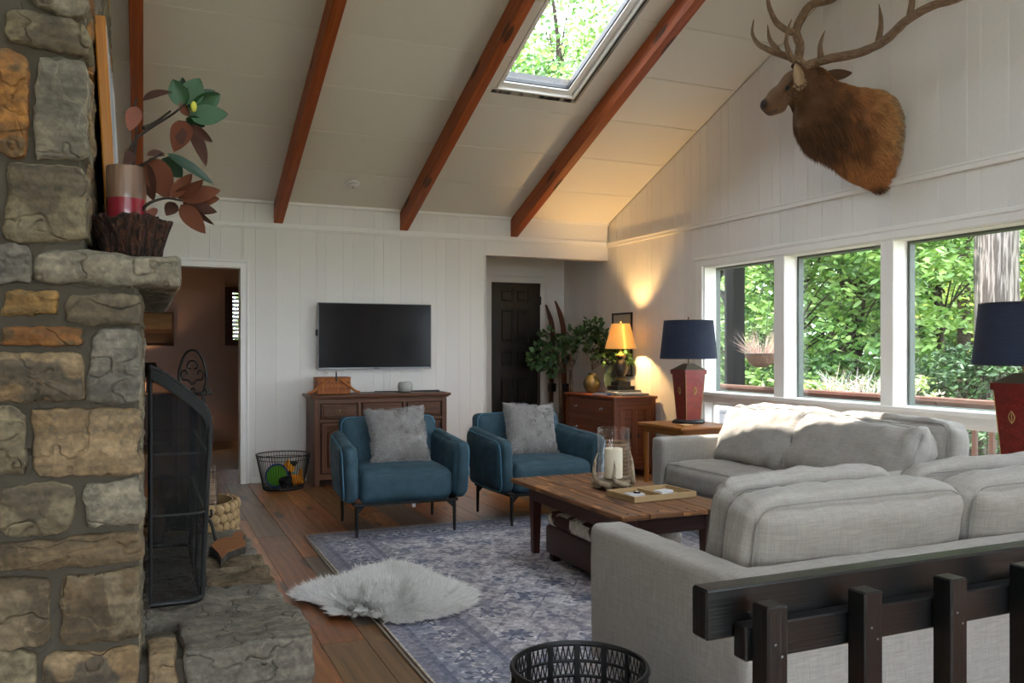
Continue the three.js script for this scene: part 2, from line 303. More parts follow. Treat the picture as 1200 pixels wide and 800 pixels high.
// ---------- back wall ----------
const GR = [-1.07, -0.93, -0.7, -0.59, -0.36, -0.24, -0.02, 0.16, 0.377, 0.556, 0.653, 0.857, 0.965, 1.151, 1.374, 1.537, 1.627, 1.793, 1.894, 2.103, 2.198, 2.379, 2.599, 2.752, 2.86, 3.005, 3.128, 3.294];
const DX0 = -0.08, DX1 = 0.842, DH = 2.03, AX0 = 3.294, AH = 2.25, LEDGE = 2.41;
const vplank = (pts, z) => extrude(pts, 0.005, 0.0035).translate(0, 0, z);
{
  const w = struct('wall_back', 'white painted plank wall behind the television');
  part(w, 'wall_core', [bb(XL, DX0, 0, 2.75, -8.42, -8.272), bb(DX0, DX1, DH, 2.75, -8.42, -8.272), bb(DX1, AX0, 0, 2.75, -8.42, -8.272), bb(AX0, XR, AH, 2.75, -8.42, -8.272)], M.wall);
  let prev = XL; const all = [...GR], zf = -8.2685;
  all.forEach((x, i) => {
    const m = i % 3 === 1 ? M.wall2 : M.wall;
    const a = prev, b = x; prev = x;
    for (const [s, e] of a < DX0 && b > DX0 ? [[a, DX0], [DX0, b]] : a < DX1 && b > DX1 ? [[a, DX1], [DX1, b]] : [[a, b]]) {
      const y0 = s >= DX0 - 1e-6 && e <= DX1 + 1e-6 ? DH : 0; if (e - s < 0.004) continue;
      part(w, 'plank', vplank([[s, y0], [e, y0], [e, LEDGE], [s, LEDGE]], zf), m);
    }
    part(w, 'upper_plank', vplank([[a, 2.458], [b, 2.458], [b, 2.65], [a, 2.65]], zf), m);
  });
  part(w, 'header_board', vplank([[AX0, AH], [XR, AH], [XR, LEDGE], [AX0, LEDGE]], zf), M.wall);
  part(w, 'header_board', vplank([[AX0, 2.458], [XR, 2.458], [XR, 2.65], [AX0, 2.65]], zf), M.wall);
  part(w, 'opening_edge', bb(AX0 - 0.012, AX0 + 0.006, 0, AH + 0.006, -8.44, -8.25), M.trim);
  const t = struct('trim_1', 'ledge moulding across the back wall'); part(t, 'ledge_board', [bb(XL, XR, LEDGE, 2.458, -8.272, -8.246, 0.004), bb(XL, XR, LEDGE - 0.012, LEDGE, -8.272, -8.252, 0.003)], M.trim);
  const t2 = struct('trim_2', 'thin moulding under the ceiling'); part(t2, 'cornice', bb(XL, XR, 2.638, 2.68, -8.272, -8.235, 0.006), M.trim);
  const b = struct('baseboard_back'); part(b, 'board', [bb(XL, DX0 - 0.075, 0, 0.055, -8.262, -8.248), bb(DX1 + 0.075, AX0, 0, 0.055, -8.262, -8.248)], M.trim);
  const d = struct('door_1', 'white door casing round the bedroom doorway');
  part(d, 'side_casing', [bb(DX1 - 0.005, DX1 + 0.062, 0, DH + 0.074, -8.262, -8.238, 0.005), bb(DX1 + 0.04, DX1 + 0.066, 0, DH + 0.078, -8.262, -8.228, 0.005)], M.trim);
  part(d, 'side_casing', bb(DX0 - 0.062, DX0 + 0.005, 0, DH + 0.074, -8.262, -8.238, 0.005), M.trim);
  part(d, 'head_casing', [bb(DX0 - 0.06, DX1 + 0.062, DH - 0.005, DH + 0.062, -8.262, -8.238, 0.005), bb(DX0 - 0.06, DX1 + 0.066, DH + 0.04, DH + 0.066, -8.262, -8.228, 0.005)], M.trim);
  part(d, 'jamb', [bb(DX1 - 0.012, DX1 + 0.006, 0, DH, -8.43, -8.24, 0.003), bb(DX0 - 0.006, DX0 + 0.012, 0, DH, -8.43, -8.24, 0.003), bb(DX0, DX1, DH - 0.012, DH + 0.006, -8.43, -8.24, 0.003)], M.trim);
  const s = struct('wall_alcove', 'recess beside the back wall holding the dark door');
  part(s, 'recess_back', bb(2.8, XR, 0, 2.6, -9.5, -9.34, 0.002), M.wall2);
  part(s, 'recess_side', bb(2.68, 2.8, 0, 2.6, -9.5, -8.42, 0.002), M.wall2);
  part(s, 'recess_ceiling', bb(2.68, XR, 2.5, 2.75, -9.5, -8.42, 0.002), M.ceil);
}
// dark six-panel door in the recess
{
  const d = struct('door_2', 'dark six panel door in the recess'), x0 = 3.80, x1 = 4.44, z = -9.335, H = 2.06;
  const wood = std({ color: 0x171412, roughness: 0.38 });
  const cols = [[x0 + 0.11, x0 + 0.275], [x0 + 0.315, x0 + 0.48]], rows = [[0.18, 0.92], [1.06, 1.24], [1.34, 1.74], [1.82, 1.98]];
  const holes = []; for (const [a, b] of cols) for (const [c, e] of rows) holes.push([[a, c], [b, c], [b, e], [a, e]]);
  part(d, 'leaf_frame', extrude([[x0, 0.01], [x1, 0.01], [x1, H], [x0, H]], 0.02, 0.002, { holes }).translate(0, 0, z), wood);
  for (const [a, b] of cols) for (const [c, e] of rows) part(d, 'panel', [bb(a - 0.005, b + 0.005, c - 0.005, e + 0.005, z, z + 0.008, 0.001), at(extrude([[a + 0.02, c + 0.02], [b - 0.02, c + 0.02], [b - 0.02, e - 0.02], [a + 0.02, e - 0.02]], 0.002, 0.012), 0, 0, z + 0.004)], wood);
  part(d, 'casing', [bb(x1, x1 + 0.075, 0, H + 0.07, z - 0.005, z + 0.02, 0.004), bb(x0 - 0.075, x0, 0, H + 0.07, z - 0.005, z + 0.02, 0.004), bb(x0 - 0.075, x1 + 0.075, H, H + 0.075, z - 0.005, z + 0.022, 0.004)], M.wall);
  for (const y of [0.25, 1.15, 1.8]) part(d, 'hinge', bb(x1 - 0.012, x1 + 0.012, y, y + 0.1, z + 0.015, z + 0.03, 0.002), M.black);
}

// ---------- window wall ----------
const WZ0 = -6.5, WZ1 = -1.16, WY0 = 0.3, WY1 = 2.035;
{
  const w = struct('wall_right', 'white plank gable wall with the band of windows');
  const prof = [[-9.5, 0], [ZF + 0.14, 0], [ZF + 0.14, roofY(ZF) + 0.05], [ZR, roofY(ZR) + 0.1], [-8.3, EAVE + 0.05], [-9.5, EAVE]];
  const place = (g, x) => g.rotateY(-PI / 2).translate(x, 0, 0);   // shape x runs along world z, thickness towards -x
  part(w, 'wall_core', place(extrude(prof, 0.15, 0, { holes: [[[WZ0, WY0], [WZ1, WY0], [WZ1, WY1], [WZ0, WY1]]] }), XR + 0.162), M.wall);
  const g0 = [-9.34, -9.2, -9.0, -8.9, -8.68, -8.5, -8.38, -8.19, -8.073, -7.944, -7.785, -7.677, -7.457, -7.376, -7.195, -6.959, -6.804, -6.7, -6.55, -6.449, -6.239, -6.134, -5.958, -5.725, -5.558, -5.46, -5.307, -5.15, -4.997, -4.8, -4.69, -4.46, -4.34, -4.12, -3.967, -3.753, -3.655, -3.471, -3.25];
  const r = rng(9); let z = -3.25; while (z < ZF) { z += [0.1, 0.16, 0.22][Math.floor(r() * 3)]; g0.push(Math.min(z, ZF)); }
  for (let i = 0; i + 1 < g0.length; i++) {
    const a = g0[i], b = g0[i + 1], m = i % 3 === 1 ? M.wall2 : M.wall; if (b - a < 0.01) continue;
    const P = (s, e, y0, y1, y2) => part(w, y0 > 2.4 ? 'upper_plank' : 'plank', place(extrude([[s, y0], [e, y0], [e, y2], [s, y1]], 0.005, 0.0035), XR + 0.0085), m);
    const cuts = [a, WZ0, WZ1, b].filter((q) => q >= a && q <= b).sort((p, q) => p - q);
    for (let k = 0; k + 1 < cuts.length; k++) {
      const s = cuts[k], e = cuts[k + 1]; if (e - s < 0.004) continue;
      if (s >= WZ0 - 1e-6 && e <= WZ1 + 1e-6) { P(s, e, 0, WY0, WY0); P(s, e, WY1, 2.395, 2.395); } else P(s, e, 0, 2.395, 2.395);
    }
    if (a >= ZB - 0.08) { const mid = a < ZR && b > ZR; P(Math.max(a, ZB), b, 2.445, roofY(Math.max(a, ZB)) - 0.004, roofY(b) - 0.004); }
  }
  const t = struct('trim_3', 'ledge moulding along the gable wall');
  part(t, 'ledge_board', [bb(XR - 0.022, XR + 0.01, 2.395, 2.44, ZB, ZF, 0.005), bb(XR - 0.03, XR + 0.01, 2.428, 2.446, ZB, ZF, 0.004)], M.trim);
}
{
  const w = struct('window_1', 'band of large fixed windows in white frames with lower panes');
  const gx = 4.9, mull = [[-5.535, -5.41], [-4.435, -4.32], [-3.33, -3.21], [-2.23, -2.11]];
  part(w, 'head_casing', [bb(XR - 0.022, XR + 0.01, WY1 - 0.005, WY1 + 0.06, WZ0 - 0.1, WZ1 + 0.1, 0.005, 'z'), bb(XR - 0.034, XR + 0.01, WY1 + 0.05, WY1 + 0.082, WZ0 - 0.105, WZ1 + 0.105, 0.006, 'z'), bb(XR, XR + 0.17, WY1 - 0.015, WY1 + 0.006, WZ0, WZ1, 0.003, 'z')], M.trim);
  for (const [a, b] of [[WZ0 - 0.09, WZ0 + 0.005], [WZ1 - 0.005, WZ1 + 0.09]]) part(w, 'side_casing', bb(XR - 0.022, XR + 0.01, WY0 - 0.08, WY1 + 0.06, a, b, 0.005), M.trim);
  part(w, 'side_jamb', [bb(XR, XR + 0.17, WY0, WY1, WZ0 - 0.006, WZ0 + 0.02, 0.003), bb(XR, XR + 0.17, WY0, WY1, WZ1 - 0.02, WZ1 + 0.006, 0.003)], M.trim);
  for (const [a, b] of mull) part(w, 'mullion', bb(XR - 0.006, XR + 0.16, WY0, WY1 - 0.004, a, b, 0.005), M.trim);
  part(w, 'sill', [bb(XR - 0.055, XR + 0.17, 0.835, 0.872, WZ0, WZ1, 0.006, 'z'), bb(XR - 0.02, XR + 0.15, 0.775, 0.838, WZ0, WZ1, 0.005, 'z')], M.trim);
  part(w, 'bottom_rail', bb(XR - 0.02, XR + 0.17, WY0 - 0.06, WY0 + 0.03, WZ0, WZ1, 0.005, 'z'), M.trim);
  const cells = [[WZ0, mull[0][0]], [mull[0][1], mull[1][0]], [mull[1][1], mull[2][0]], [mull[2][1], mull[3][0]], [mull[3][1], WZ1]];
  for (const [a, b] of cells) {
    part(w, 'pane', bb(gx, gx + 0.006, 0.87, WY1, a, b, 0.001), M.glass);
    part(w, 'lower_pane', bb(gx, gx + 0.006, WY0 + 0.02, 0.78, a, b, 0.001), M.glass);
    part(w, 'outer_stop', [bb(gx + 0.008, gx + 0.06, 0.865, WY1 - 0.01, a, a + 0.022, 0.003), bb(gx + 0.008, gx + 0.06, 0.865, WY1 - 0.01, b - 0.022, b, 0.003), bb(gx + 0.008, gx + 0.1, 0.86, 0.875, a, b, 0.003), bb(gx + 0.008, gx + 0.1, WY1 - 0.03, WY1, a, b, 0.003)], M.green, 'green painted outside frame');
    part(w, 'lower_stop', [bb(gx - 0.03, gx + 0.03, WY0 + 0.02, 0.78, a, a + 0.03, 0.003), bb(gx - 0.03, gx + 0.03, WY0 + 0.02, 0.78, b - 0.03, b, 0.003), bb(gx - 0.03, gx + 0.03, 0.745, 0.78, a, b, 0.003)], M.trim);
  }
}
// ---------- walls out of view that close the room ----------
{
  const l = struct('wall_left'); part(l, 'wall_core', extrude([[-9.5, 0], [ZF + 0.14, 0], [ZF + 0.14, roofY(ZF) + 0.05], [ZR, roofY(ZR) + 0.1], [-8.3, EAVE + 0.05], [-9.5, EAVE]], 0.15, 0).rotateY(-PI / 2).translate(XL, 0, 0), M.wall);
  const r = struct('wall_front', 'unseen wall behind the photographer with tall windows added for light');
  const holes = [0, 1, 2].map((k) => { const a = -1.05 + k * 1.42; return [[a, 0.12], [a + 1.34, 0.12], [a + 1.34, 2.5], [a, 2.5]]; });  // unseen windows, added and sized to brighten the room from behind
  part(r, 'wall_core', extrude([[XL - 0.15, 0], [XR + 0.16, 0], [XR + 0.16, EAVE + 0.12], [XL - 0.15, EAVE + 0.12]], 0.14, 0, { holes }).translate(0, 0, ZF), M.wall);
  holes.forEach((h, k) => { const [a, b] = [h[0][0], h[1][0]]; const w = struct('window_' + (k + 2)); part(w, 'pane', bb(a, b, 0.12, 2.5, ZF + 0.06, ZF + 0.066, 0.001), M.glass); part(w, 'frame', [bb(a, a + 0.04, 0.12, 2.5, ZF, ZF + 0.1), bb(b - 0.04, b, 0.12, 2.5, ZF, ZF + 0.1), bb(a, b, 0.12, 0.16, ZF, ZF + 0.1), bb(a, b, 2.46, 2.5, ZF, ZF + 0.1)], M.trim); });
}
// ---------- ceiling ----------
const sOf = (z) => (z - ZB) / cos(AL);
const slopeM = (rear) => { const S = rear ? V(0, -sin(AL), cos(AL)) : V(0, sin(AL), cos(AL)), N = rear ? V(0, -cos(AL), -sin(AL)) : V(0, -cos(AL), sin(AL)); const m = new THREE.Matrix4().makeBasis(V(1, 0, 0), S, N); m.setPosition(0, rear ? roofY(ZR) : EAVE, rear ? ZR : ZB); return m; };
const onSlope = (g, rear, lift = 0) => g.translate(0, 0, -lift).applyMatrix4(slopeM(rear));   // z of the shape: 0 = ceiling plane, minus = above it
const SKY = { x0: 2.64, x1: 3.36, z0: -6.38, z1: -5.0 };
const SKY2 = [[0.2, 0.95, -1.7, -0.1], [1.42, 2.14, -1.7, -0.1], [2.64, 3.36, -1.7, -0.1]];  // unseen rear skylights, added to bring more daylight into the room
{
  const c = struct('ceiling', 'pale panelled sloping ceiling'), Ls = sOf(ZR);
  const box = (a, b, s0, s1) => [[a, s0], [b, s0], [b, s1], [a, s1]];
  part(c, 'deck', onSlope(extrude(box(XL - 0.15, XR + 0.16, -0.25, Ls), 0.16, 0, { holes: [box(SKY.x0, SKY.x1, sOf(SKY.z0), sOf(SKY.z1))] }), false, 0.172), M.core);
  part(c, 'rear_deck', onSlope(extrude(box(XL - 0.15, XR + 0.16, 0, Ls + 0.2), 0.16, 0, { holes: SKY2.map(([a, b, z0, z1]) => box(a, b, (z0 - ZR) / cos(AL), (z1 - ZR) / cos(AL))) }), true, 0.16), M.ceil);
  const bays = [[XL, -0.0425], [-0.0425, 1.1775], [1.1775, 2.4135], [2.4135, 3.63], [3.63, XR]], rows = []; for (let k = 0; k <= 10; k++) rows.push(Math.min(ZB + 0.5605 * k, ZR));
  rows[10] = ZR;
  const hx0 = SKY.x0, hx1 = SKY.x1, h0 = sOf(SKY.z0), h1 = sOf(SKY.z1);
  bays.forEach(([a, b], i) => {
    for (let k = 0; k < 10; k++) {
      const s0 = sOf(rows[k]), s1 = sOf(rows[k + 1]), put = (x0, x1, y0, y1) => { if (x1 - x0 > 0.01 && y1 - y0 > 0.01) part(c, 'ceiling_panel', onSlope(extrude(box(x0 + 0.002, x1 - 0.002, y0 + 0.002, y1 - 0.002), 0.002, 0.005), false, 0.007), (i + k) % 3 ? M.ceil : M.ceil2); };
      if (i === 3 && s1 > h0 && s0 < h1) {
        const m0 = Math.max(s0, h0), m1 = Math.min(s1, h1);
        put(a, hx0, m0, m1); put(hx1, b, m0, m1); if (s0 < h0) put(a, b, s0, h0); if (s1 > h1) put(a, b, h1, s1);
      } else put(a, b, s0, s1);
    }
  });
  const mk = (n, [a, b, z0, z1], rear) => {
    const w = struct('window_' + n, rear ? undefined : 'skylight in a white frame with weathered edges'), f = (z) => rear ? (z - ZR) / cos(AL) : sOf(z), s0 = f(z0), s1 = f(z1);
    const S = (x0, x1, y0, y1, d0, d1, m, nm) => part(w, nm, onSlope(extrude(box(x0, x1, y0, y1), d1 - d0, 0).translate(0, 0, -d1), rear), m);
    // curb lining, sash and pane, heights measured upwards from the ceiling plane
    S(a, a + 0.015, s0, s1, -0.004, 0.078, M.trim, 'lining'); S(b - 0.015, b, s0, s1, -0.004, 0.078, M.trim, 'lining'); S(a, b, s0, s0 + 0.015, -0.004, 0.078, M.trim, 'lining'); S(a, b, s1 - 0.015, s1, -0.004, 0.078, M.trim, 'lining');
    S(a, a + 0.012, s0, s1, 0.08, 0.19, M.curb, 'curb'); S(b - 0.012, b, s0, s1, 0.08, 0.19, M.curb, 'curb'); S(a, b, s0, s0 + 0.012, 0.08, 0.19, M.curb, 'curb'); S(a, b, s1 - 0.012, s1, 0.08, 0.19, M.curb, 'curb');
    S(a + 0.015, a + 0.05, s0 + 0.015, s1 - 0.015, 0.03, 0.075, M.trim, 'sash'); S(b - 0.075, b - 0.015, s0 + 0.015, s1 - 0.015, 0.03, 0.075, M.trim, 'sash'); S(a, b, s0 + 0.015, s0 + 0.06, 0.03, 0.075, M.trim, 'sash'); S(a, b, s1 - 0.05, s1 - 0.015, 0.03, 0.075, M.trim, 'sash');
    S(b - 0.085, b - 0.075, s0 + 0.06, s1 - 0.05, 0.045, 0.075, M.black, 'gasket'); S(a + 0.04, b - 0.08, s0 + 0.06, s0 + 0.068, 0.045, 0.075, M.black, 'gasket');
    S(a + 0.045, b - 0.07, s0 + 0.055, s1 - 0.045, 0.06, 0.066, M.glass, 'pane');
    if (!rear) {
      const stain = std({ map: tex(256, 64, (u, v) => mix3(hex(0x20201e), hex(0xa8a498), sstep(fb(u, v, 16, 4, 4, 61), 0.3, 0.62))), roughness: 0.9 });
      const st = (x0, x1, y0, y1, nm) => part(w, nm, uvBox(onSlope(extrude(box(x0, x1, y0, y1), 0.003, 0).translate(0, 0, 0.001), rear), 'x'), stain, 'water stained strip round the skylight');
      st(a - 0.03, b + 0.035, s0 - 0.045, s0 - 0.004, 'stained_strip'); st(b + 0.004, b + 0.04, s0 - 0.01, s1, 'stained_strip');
      S(b, b + 0.014, s0 - 0.01, s1, -0.012, 0.02, M.black, 'black_edge_strip');  // thin black strip along one side of the skylight
    }
  };
  mk(6, [SKY.x0, SKY.x1, SKY.z0, SKY.z1], false); SKY2.forEach((q, i) => mk(7 + i, q, true));
}
// ---------- beams ----------
[[-0.085, 'stained wood ceiling beam behind the magnolia sprig over the mantel'], [1.135, 'stained wood ceiling beam on the bedroom side of the smoke detector'], [2.371, 'stained wood ceiling beam between smoke detector and skylight'], [3.587, 'stained wood ceiling beam between skylight and elk mount wall']].forEach(([x, label]) => {
  const g = extrude([[ZB, 2.46], [ZR, 2.46 + (ZR - ZB) * SL], [ZR, roofY(ZR) - 0.012], [ZB, EAVE - 0.012]], 0.077, 0.004).rotateY(-PI / 2);
  // grain along the beam
  const p = g.attributes.position, uv = g.attributes.uv; for (let i = 0; i < p.count; i++) uv.setXY(i, p.getZ(i) / cos(AL) + x, p.getY(i) - SL * p.getZ(i) + p.getX(i) + x * 1.7);
  solo('ceiling_beam', label, 'beam', g, M.beam, [x + 0.081, 0, 0], 0, 'stained ceiling beams');
});
{ const s = thing('smoke_detector', 'round white smoke detector on the sloping ceiling', 'smoke detector', [1.793, roofY(-7.842) - 0.004, -7.842]); s.rotation.x = -AL;
  part(s, 'base', lathe([[0, 0], [0.066, 0], [0.066, -0.012], [0.055, -0.02], [0, -0.02]], 36), M.trim); part(s, 'cap', lathe([[0, -0.018], [0.05, -0.018], [0.048, -0.034], [0.036, -0.045], [0.014, -0.047], [0.012, -0.043], [0, -0.043]], 36), std({ color: 0xdedbd6, roughness: 0.5 })); part(s, 'indicator', lathe([[0, -0.04], [0.008, -0.04], [0.006, -0.05], [0, -0.05]], 12), std({ color: 0x8d8a86 })); }
// ---------- bedroom beyond the doorway ----------
{
  const w = struct('wall_bedroom', 'dusky bedroom walls beyond the doorway'), z = -12.14;
  const wx0 = 1.09, wx1 = 1.75, wy0 = 1.36, wy1 = 2.06;
  part(w, 'far_wall', extrude([[-2.6, 0], [2.9, 0], [2.9, 2.6], [-2.6, 2.6]], 0.12, 0, { holes: [[[wx0, wy0], [wx1, wy0], [wx1, wy1], [wx0, wy1]]] }).translate(0, 0, z - 0.12), M.room2);
  part(w, 'side_wall', bb(-2.72, -2.6, 0, 2.6, z - 0.12, -8.4, 0.002), M.room2); part(w, 'side_wall', bb(2.56, 2.68, 0, 2.6, z - 0.12, -8.42, 0.002), M.room2);
  part(w, 'near_wall', [bb(-2.72, DX0, 0, 2.6, -8.46, -8.42, 0.002), bb(DX1, 2.68, 0, 2.6, -8.46, -8.42, 0.002), bb(DX0, DX1, DH, 2.6, -8.46, -8.42, 0.002)], M.room2);
  part(w, 'bedroom_ceiling', bb(-2.72, 2.68, 2.6, 2.75, z - 0.12, -8.42, 0.002), M.ceil);
  const n = struct('window_10', 'shuttered bedroom window in a red brown frame'), red = std({ color: 0x4c2218, roughness: 0.5 });
  part(n, 'frame', [bb(wx0 - 0.07, wx0 + 0.03, wy0 - 0.05, wy1 + 0.05, z - 0.05, z + 0.03), bb(wx1 - 0.03, wx1 + 0.05, wy0 - 0.05, wy1 + 0.05, z - 0.05, z + 0.03), bb(wx0, wx1, wy1 - 0.03, wy1 + 0.05, z - 0.05, z + 0.03), bb(wx0, wx1, wy0 - 0.05, wy0 + 0.03, z - 0.05, z + 0.03)], red);
  part(n, 'casing', [bb(wx0 - 0.14, wx0 - 0.07, wy0 - 0.12, wy1 + 0.12, z, z + 0.02), bb(wx0 - 0.16, wx1 + 0.1, wy0 - 0.15, wy0 - 0.1, z, z + 0.05)], M.room2);
  for (let k = 0; k < 12; k++) part(n, 'slat', at(cbox(wx1 - wx0 - 0.06, 0.01, 0.056, 0.002), (wx0 + wx1) / 2, wy0 + 0.055 + k * 0.053, z - 0.03, 0.62), red);
  part(n, 'pane', bb(wx0, wx1, wy0, wy1, z - 0.1, z - 0.094, 0.001), M.glass);
}
// ---------- stone fireplace ----------
// a pixel of the photograph as a point on a plane of known depth
const RAY = (px, py) => { const u = (px - 600) / 990, v = (408 - py) / 990, S = sin(0.41146), C = cos(0.41146); return V(S + u * C, v, -(C - u * S)); };
const onZ = (px, py, z) => { const r = RAY(px, py); return r.multiplyScalar(z / r.z).add(V(0, 1.27, 0)); };
const onY = (px, py, y) => { const r = RAY(px, py); return r.multiplyScalar((y - 1.27) / r.y).add(V(0, 1.27, 0)); };
const onX = (px, py, x) => { const r = RAY(px, py); return r.multiplyScalar(x / r.x).add(V(0, 1.27, 0)); };
function stoneTex(base, alt, patch, seed) {
  const B = hex(base), A = hex(alt), P = hex(patch);
  return tex(512, 512, (u, v) => {
    const a = fb(u, v, 3, 4, 5, seed), b = fb(u, v, 5, 5, 5, seed + 11), f = fb(u, v, 60, 60, 3, seed + 23), vein = Math.abs(fb(u, v, 6, 6, 5, seed + 31) - 0.5), lam = fb(u, v, 4, 40, 3, seed + 37);
    let c = mix3(B, A, sstep(a, 0.4, 0.62)); c = mix3(c, P, sstep(b, 0.54, 0.6) * 0.85);
    c = mix3(c, P.map((x) => x * 1.2), sstep(0.02 - vein, 0, 0.02) * 0.45);
    const k = 0.62 + f * 0.32 + (lam - 0.5) * 0.35; return c.map((x) => x * k);
  }, true, [1.4, 1.4]);
}
const stoneBump = tex(512, 512, (u, v) => fb(u, v, 8, 8, 6, 71, 0.6) * 0.8 + sstep(0.03 - Math.abs(fb(u, v, 5, 6, 4, 77) - 0.5), 0, 0.03) * -0.3 + 0.2, false, [1.4, 1.4]);
const ST = {
  tan: [0x7e7258, 0x958768, 0x665a46, 101], orange: [0x94602c, 0xb07a3c, 0x6f5a3c, 202], green: [0x7a7362, 0x8b826e, 0x9c927c, 303], dark: [0x5f5039, 0x786447, 0x8c7c60, 404],
  ochre: [0xa67c3a, 0xb08a4e, 0x8c6e40, 505], mixed: [0x8e7450, 0xa38a66, 0x5c5242, 606], slate: [0x6a6458, 0x7c7568, 0x8a8274, 707],
};
for (const k in ST) ST[k] = std({ map: stoneTex(...ST[k]), bumpMap: stoneBump, bumpScale: 0.02, roughness: 0.85 });
const mortar = std({ color: 0x4b453a, roughness: 0.95, bumpMap: stoneBump, bumpScale: 0.006 });
// a stone with a rough face: outline in metres (x to the right, y up), face towards +z, body behind it
function stoneGeo(poly, depth, seed, { bulge = 0.007, rough = 0.008, edge = 0.011 } = {}) {
  const c2 = new THREE.CatmullRomCurve3(poly.map((p) => V(p[0], p[1], 0)), true, 'catmullrom', 0.25), n = 56, pts = c2.getSpacedPoints(n).slice(0, n), cen = V(); pts.forEach((p) => cen.add(p)); cen.multiplyScalar(1 / n);
  const rings = [[1, -depth], [1, -edge * 1.2], [0.985, -edge * 0.45], [0.955, -0.002], [0.86, 0], [0.66, 0], [0.42, 0], [0.2, 0]], pos = [], idx = [];
  rings.forEach(([f, z], k) => pts.forEach((p) => {
    const q = p.clone().sub(cen).multiplyScalar(f), s = k < 4 ? 1 : 1, jx = sn(p.x * 16 + seed, p.y * 16, 1) * 0.006 + sn(p.x * 45 + seed, p.y * 45, 2) * 0.003;
    q.addScaledVector(q.clone().normalize(), jx * s).add(cen);
    const h = z <= -depth ? 0 : sn(q.x * 9 + seed, q.y * 9, 5) * rough + sn(q.x * 26 + seed, q.y * 26, 6) * rough * 0.55 + Math.abs(sn(q.x * 5 + seed, q.y * 12, 7)) * rough * 0.8;
    pos.push(q.x, q.y, z + h + (k > 2 ? bulge * (1 - f ** 3) : 0));
  }));
  const ce = pos.length / 3; pos.push(cen.x, cen.y, bulge + sn(cen.x * 9 + seed, cen.y * 9, 5) * rough); const bk = ce + 1; pos.push(cen.x, cen.y, -depth);
  for (let k = 0; k + 1 < rings.length; k++) for (let i = 0; i < n; i++) { const a = k * n + i, b = k * n + (i + 1) % n, c = a + n, d = b + n; idx.push(a, b, c, b, d, c); }
  const L = (rings.length - 1) * n; for (let i = 0; i < n; i++) { idx.push(L + i, L + (i + 1) % n, ce); idx.push((i + 1) % n, i, bk); }
  const g = new THREE.BufferGeometry(); g.setAttribute('position', new THREE.Float32BufferAttribute(pos, 3)); g.setIndex(idx);
  const area = THREE.ShapeUtils.area(pts.map((p) => new THREE.Vector2(p.x, p.y))); if (area < 0) { const ix = g.index.array; for (let i = 0; i < ix.length; i += 3) { const t = ix[i]; ix[i] = ix[i + 1]; ix[i + 1] = t; } }
  return uvBox(toCreasedNormals(g, 0.7), 'x', seed * 0.37, seed * 0.61);
}
const ZC = -2.5;
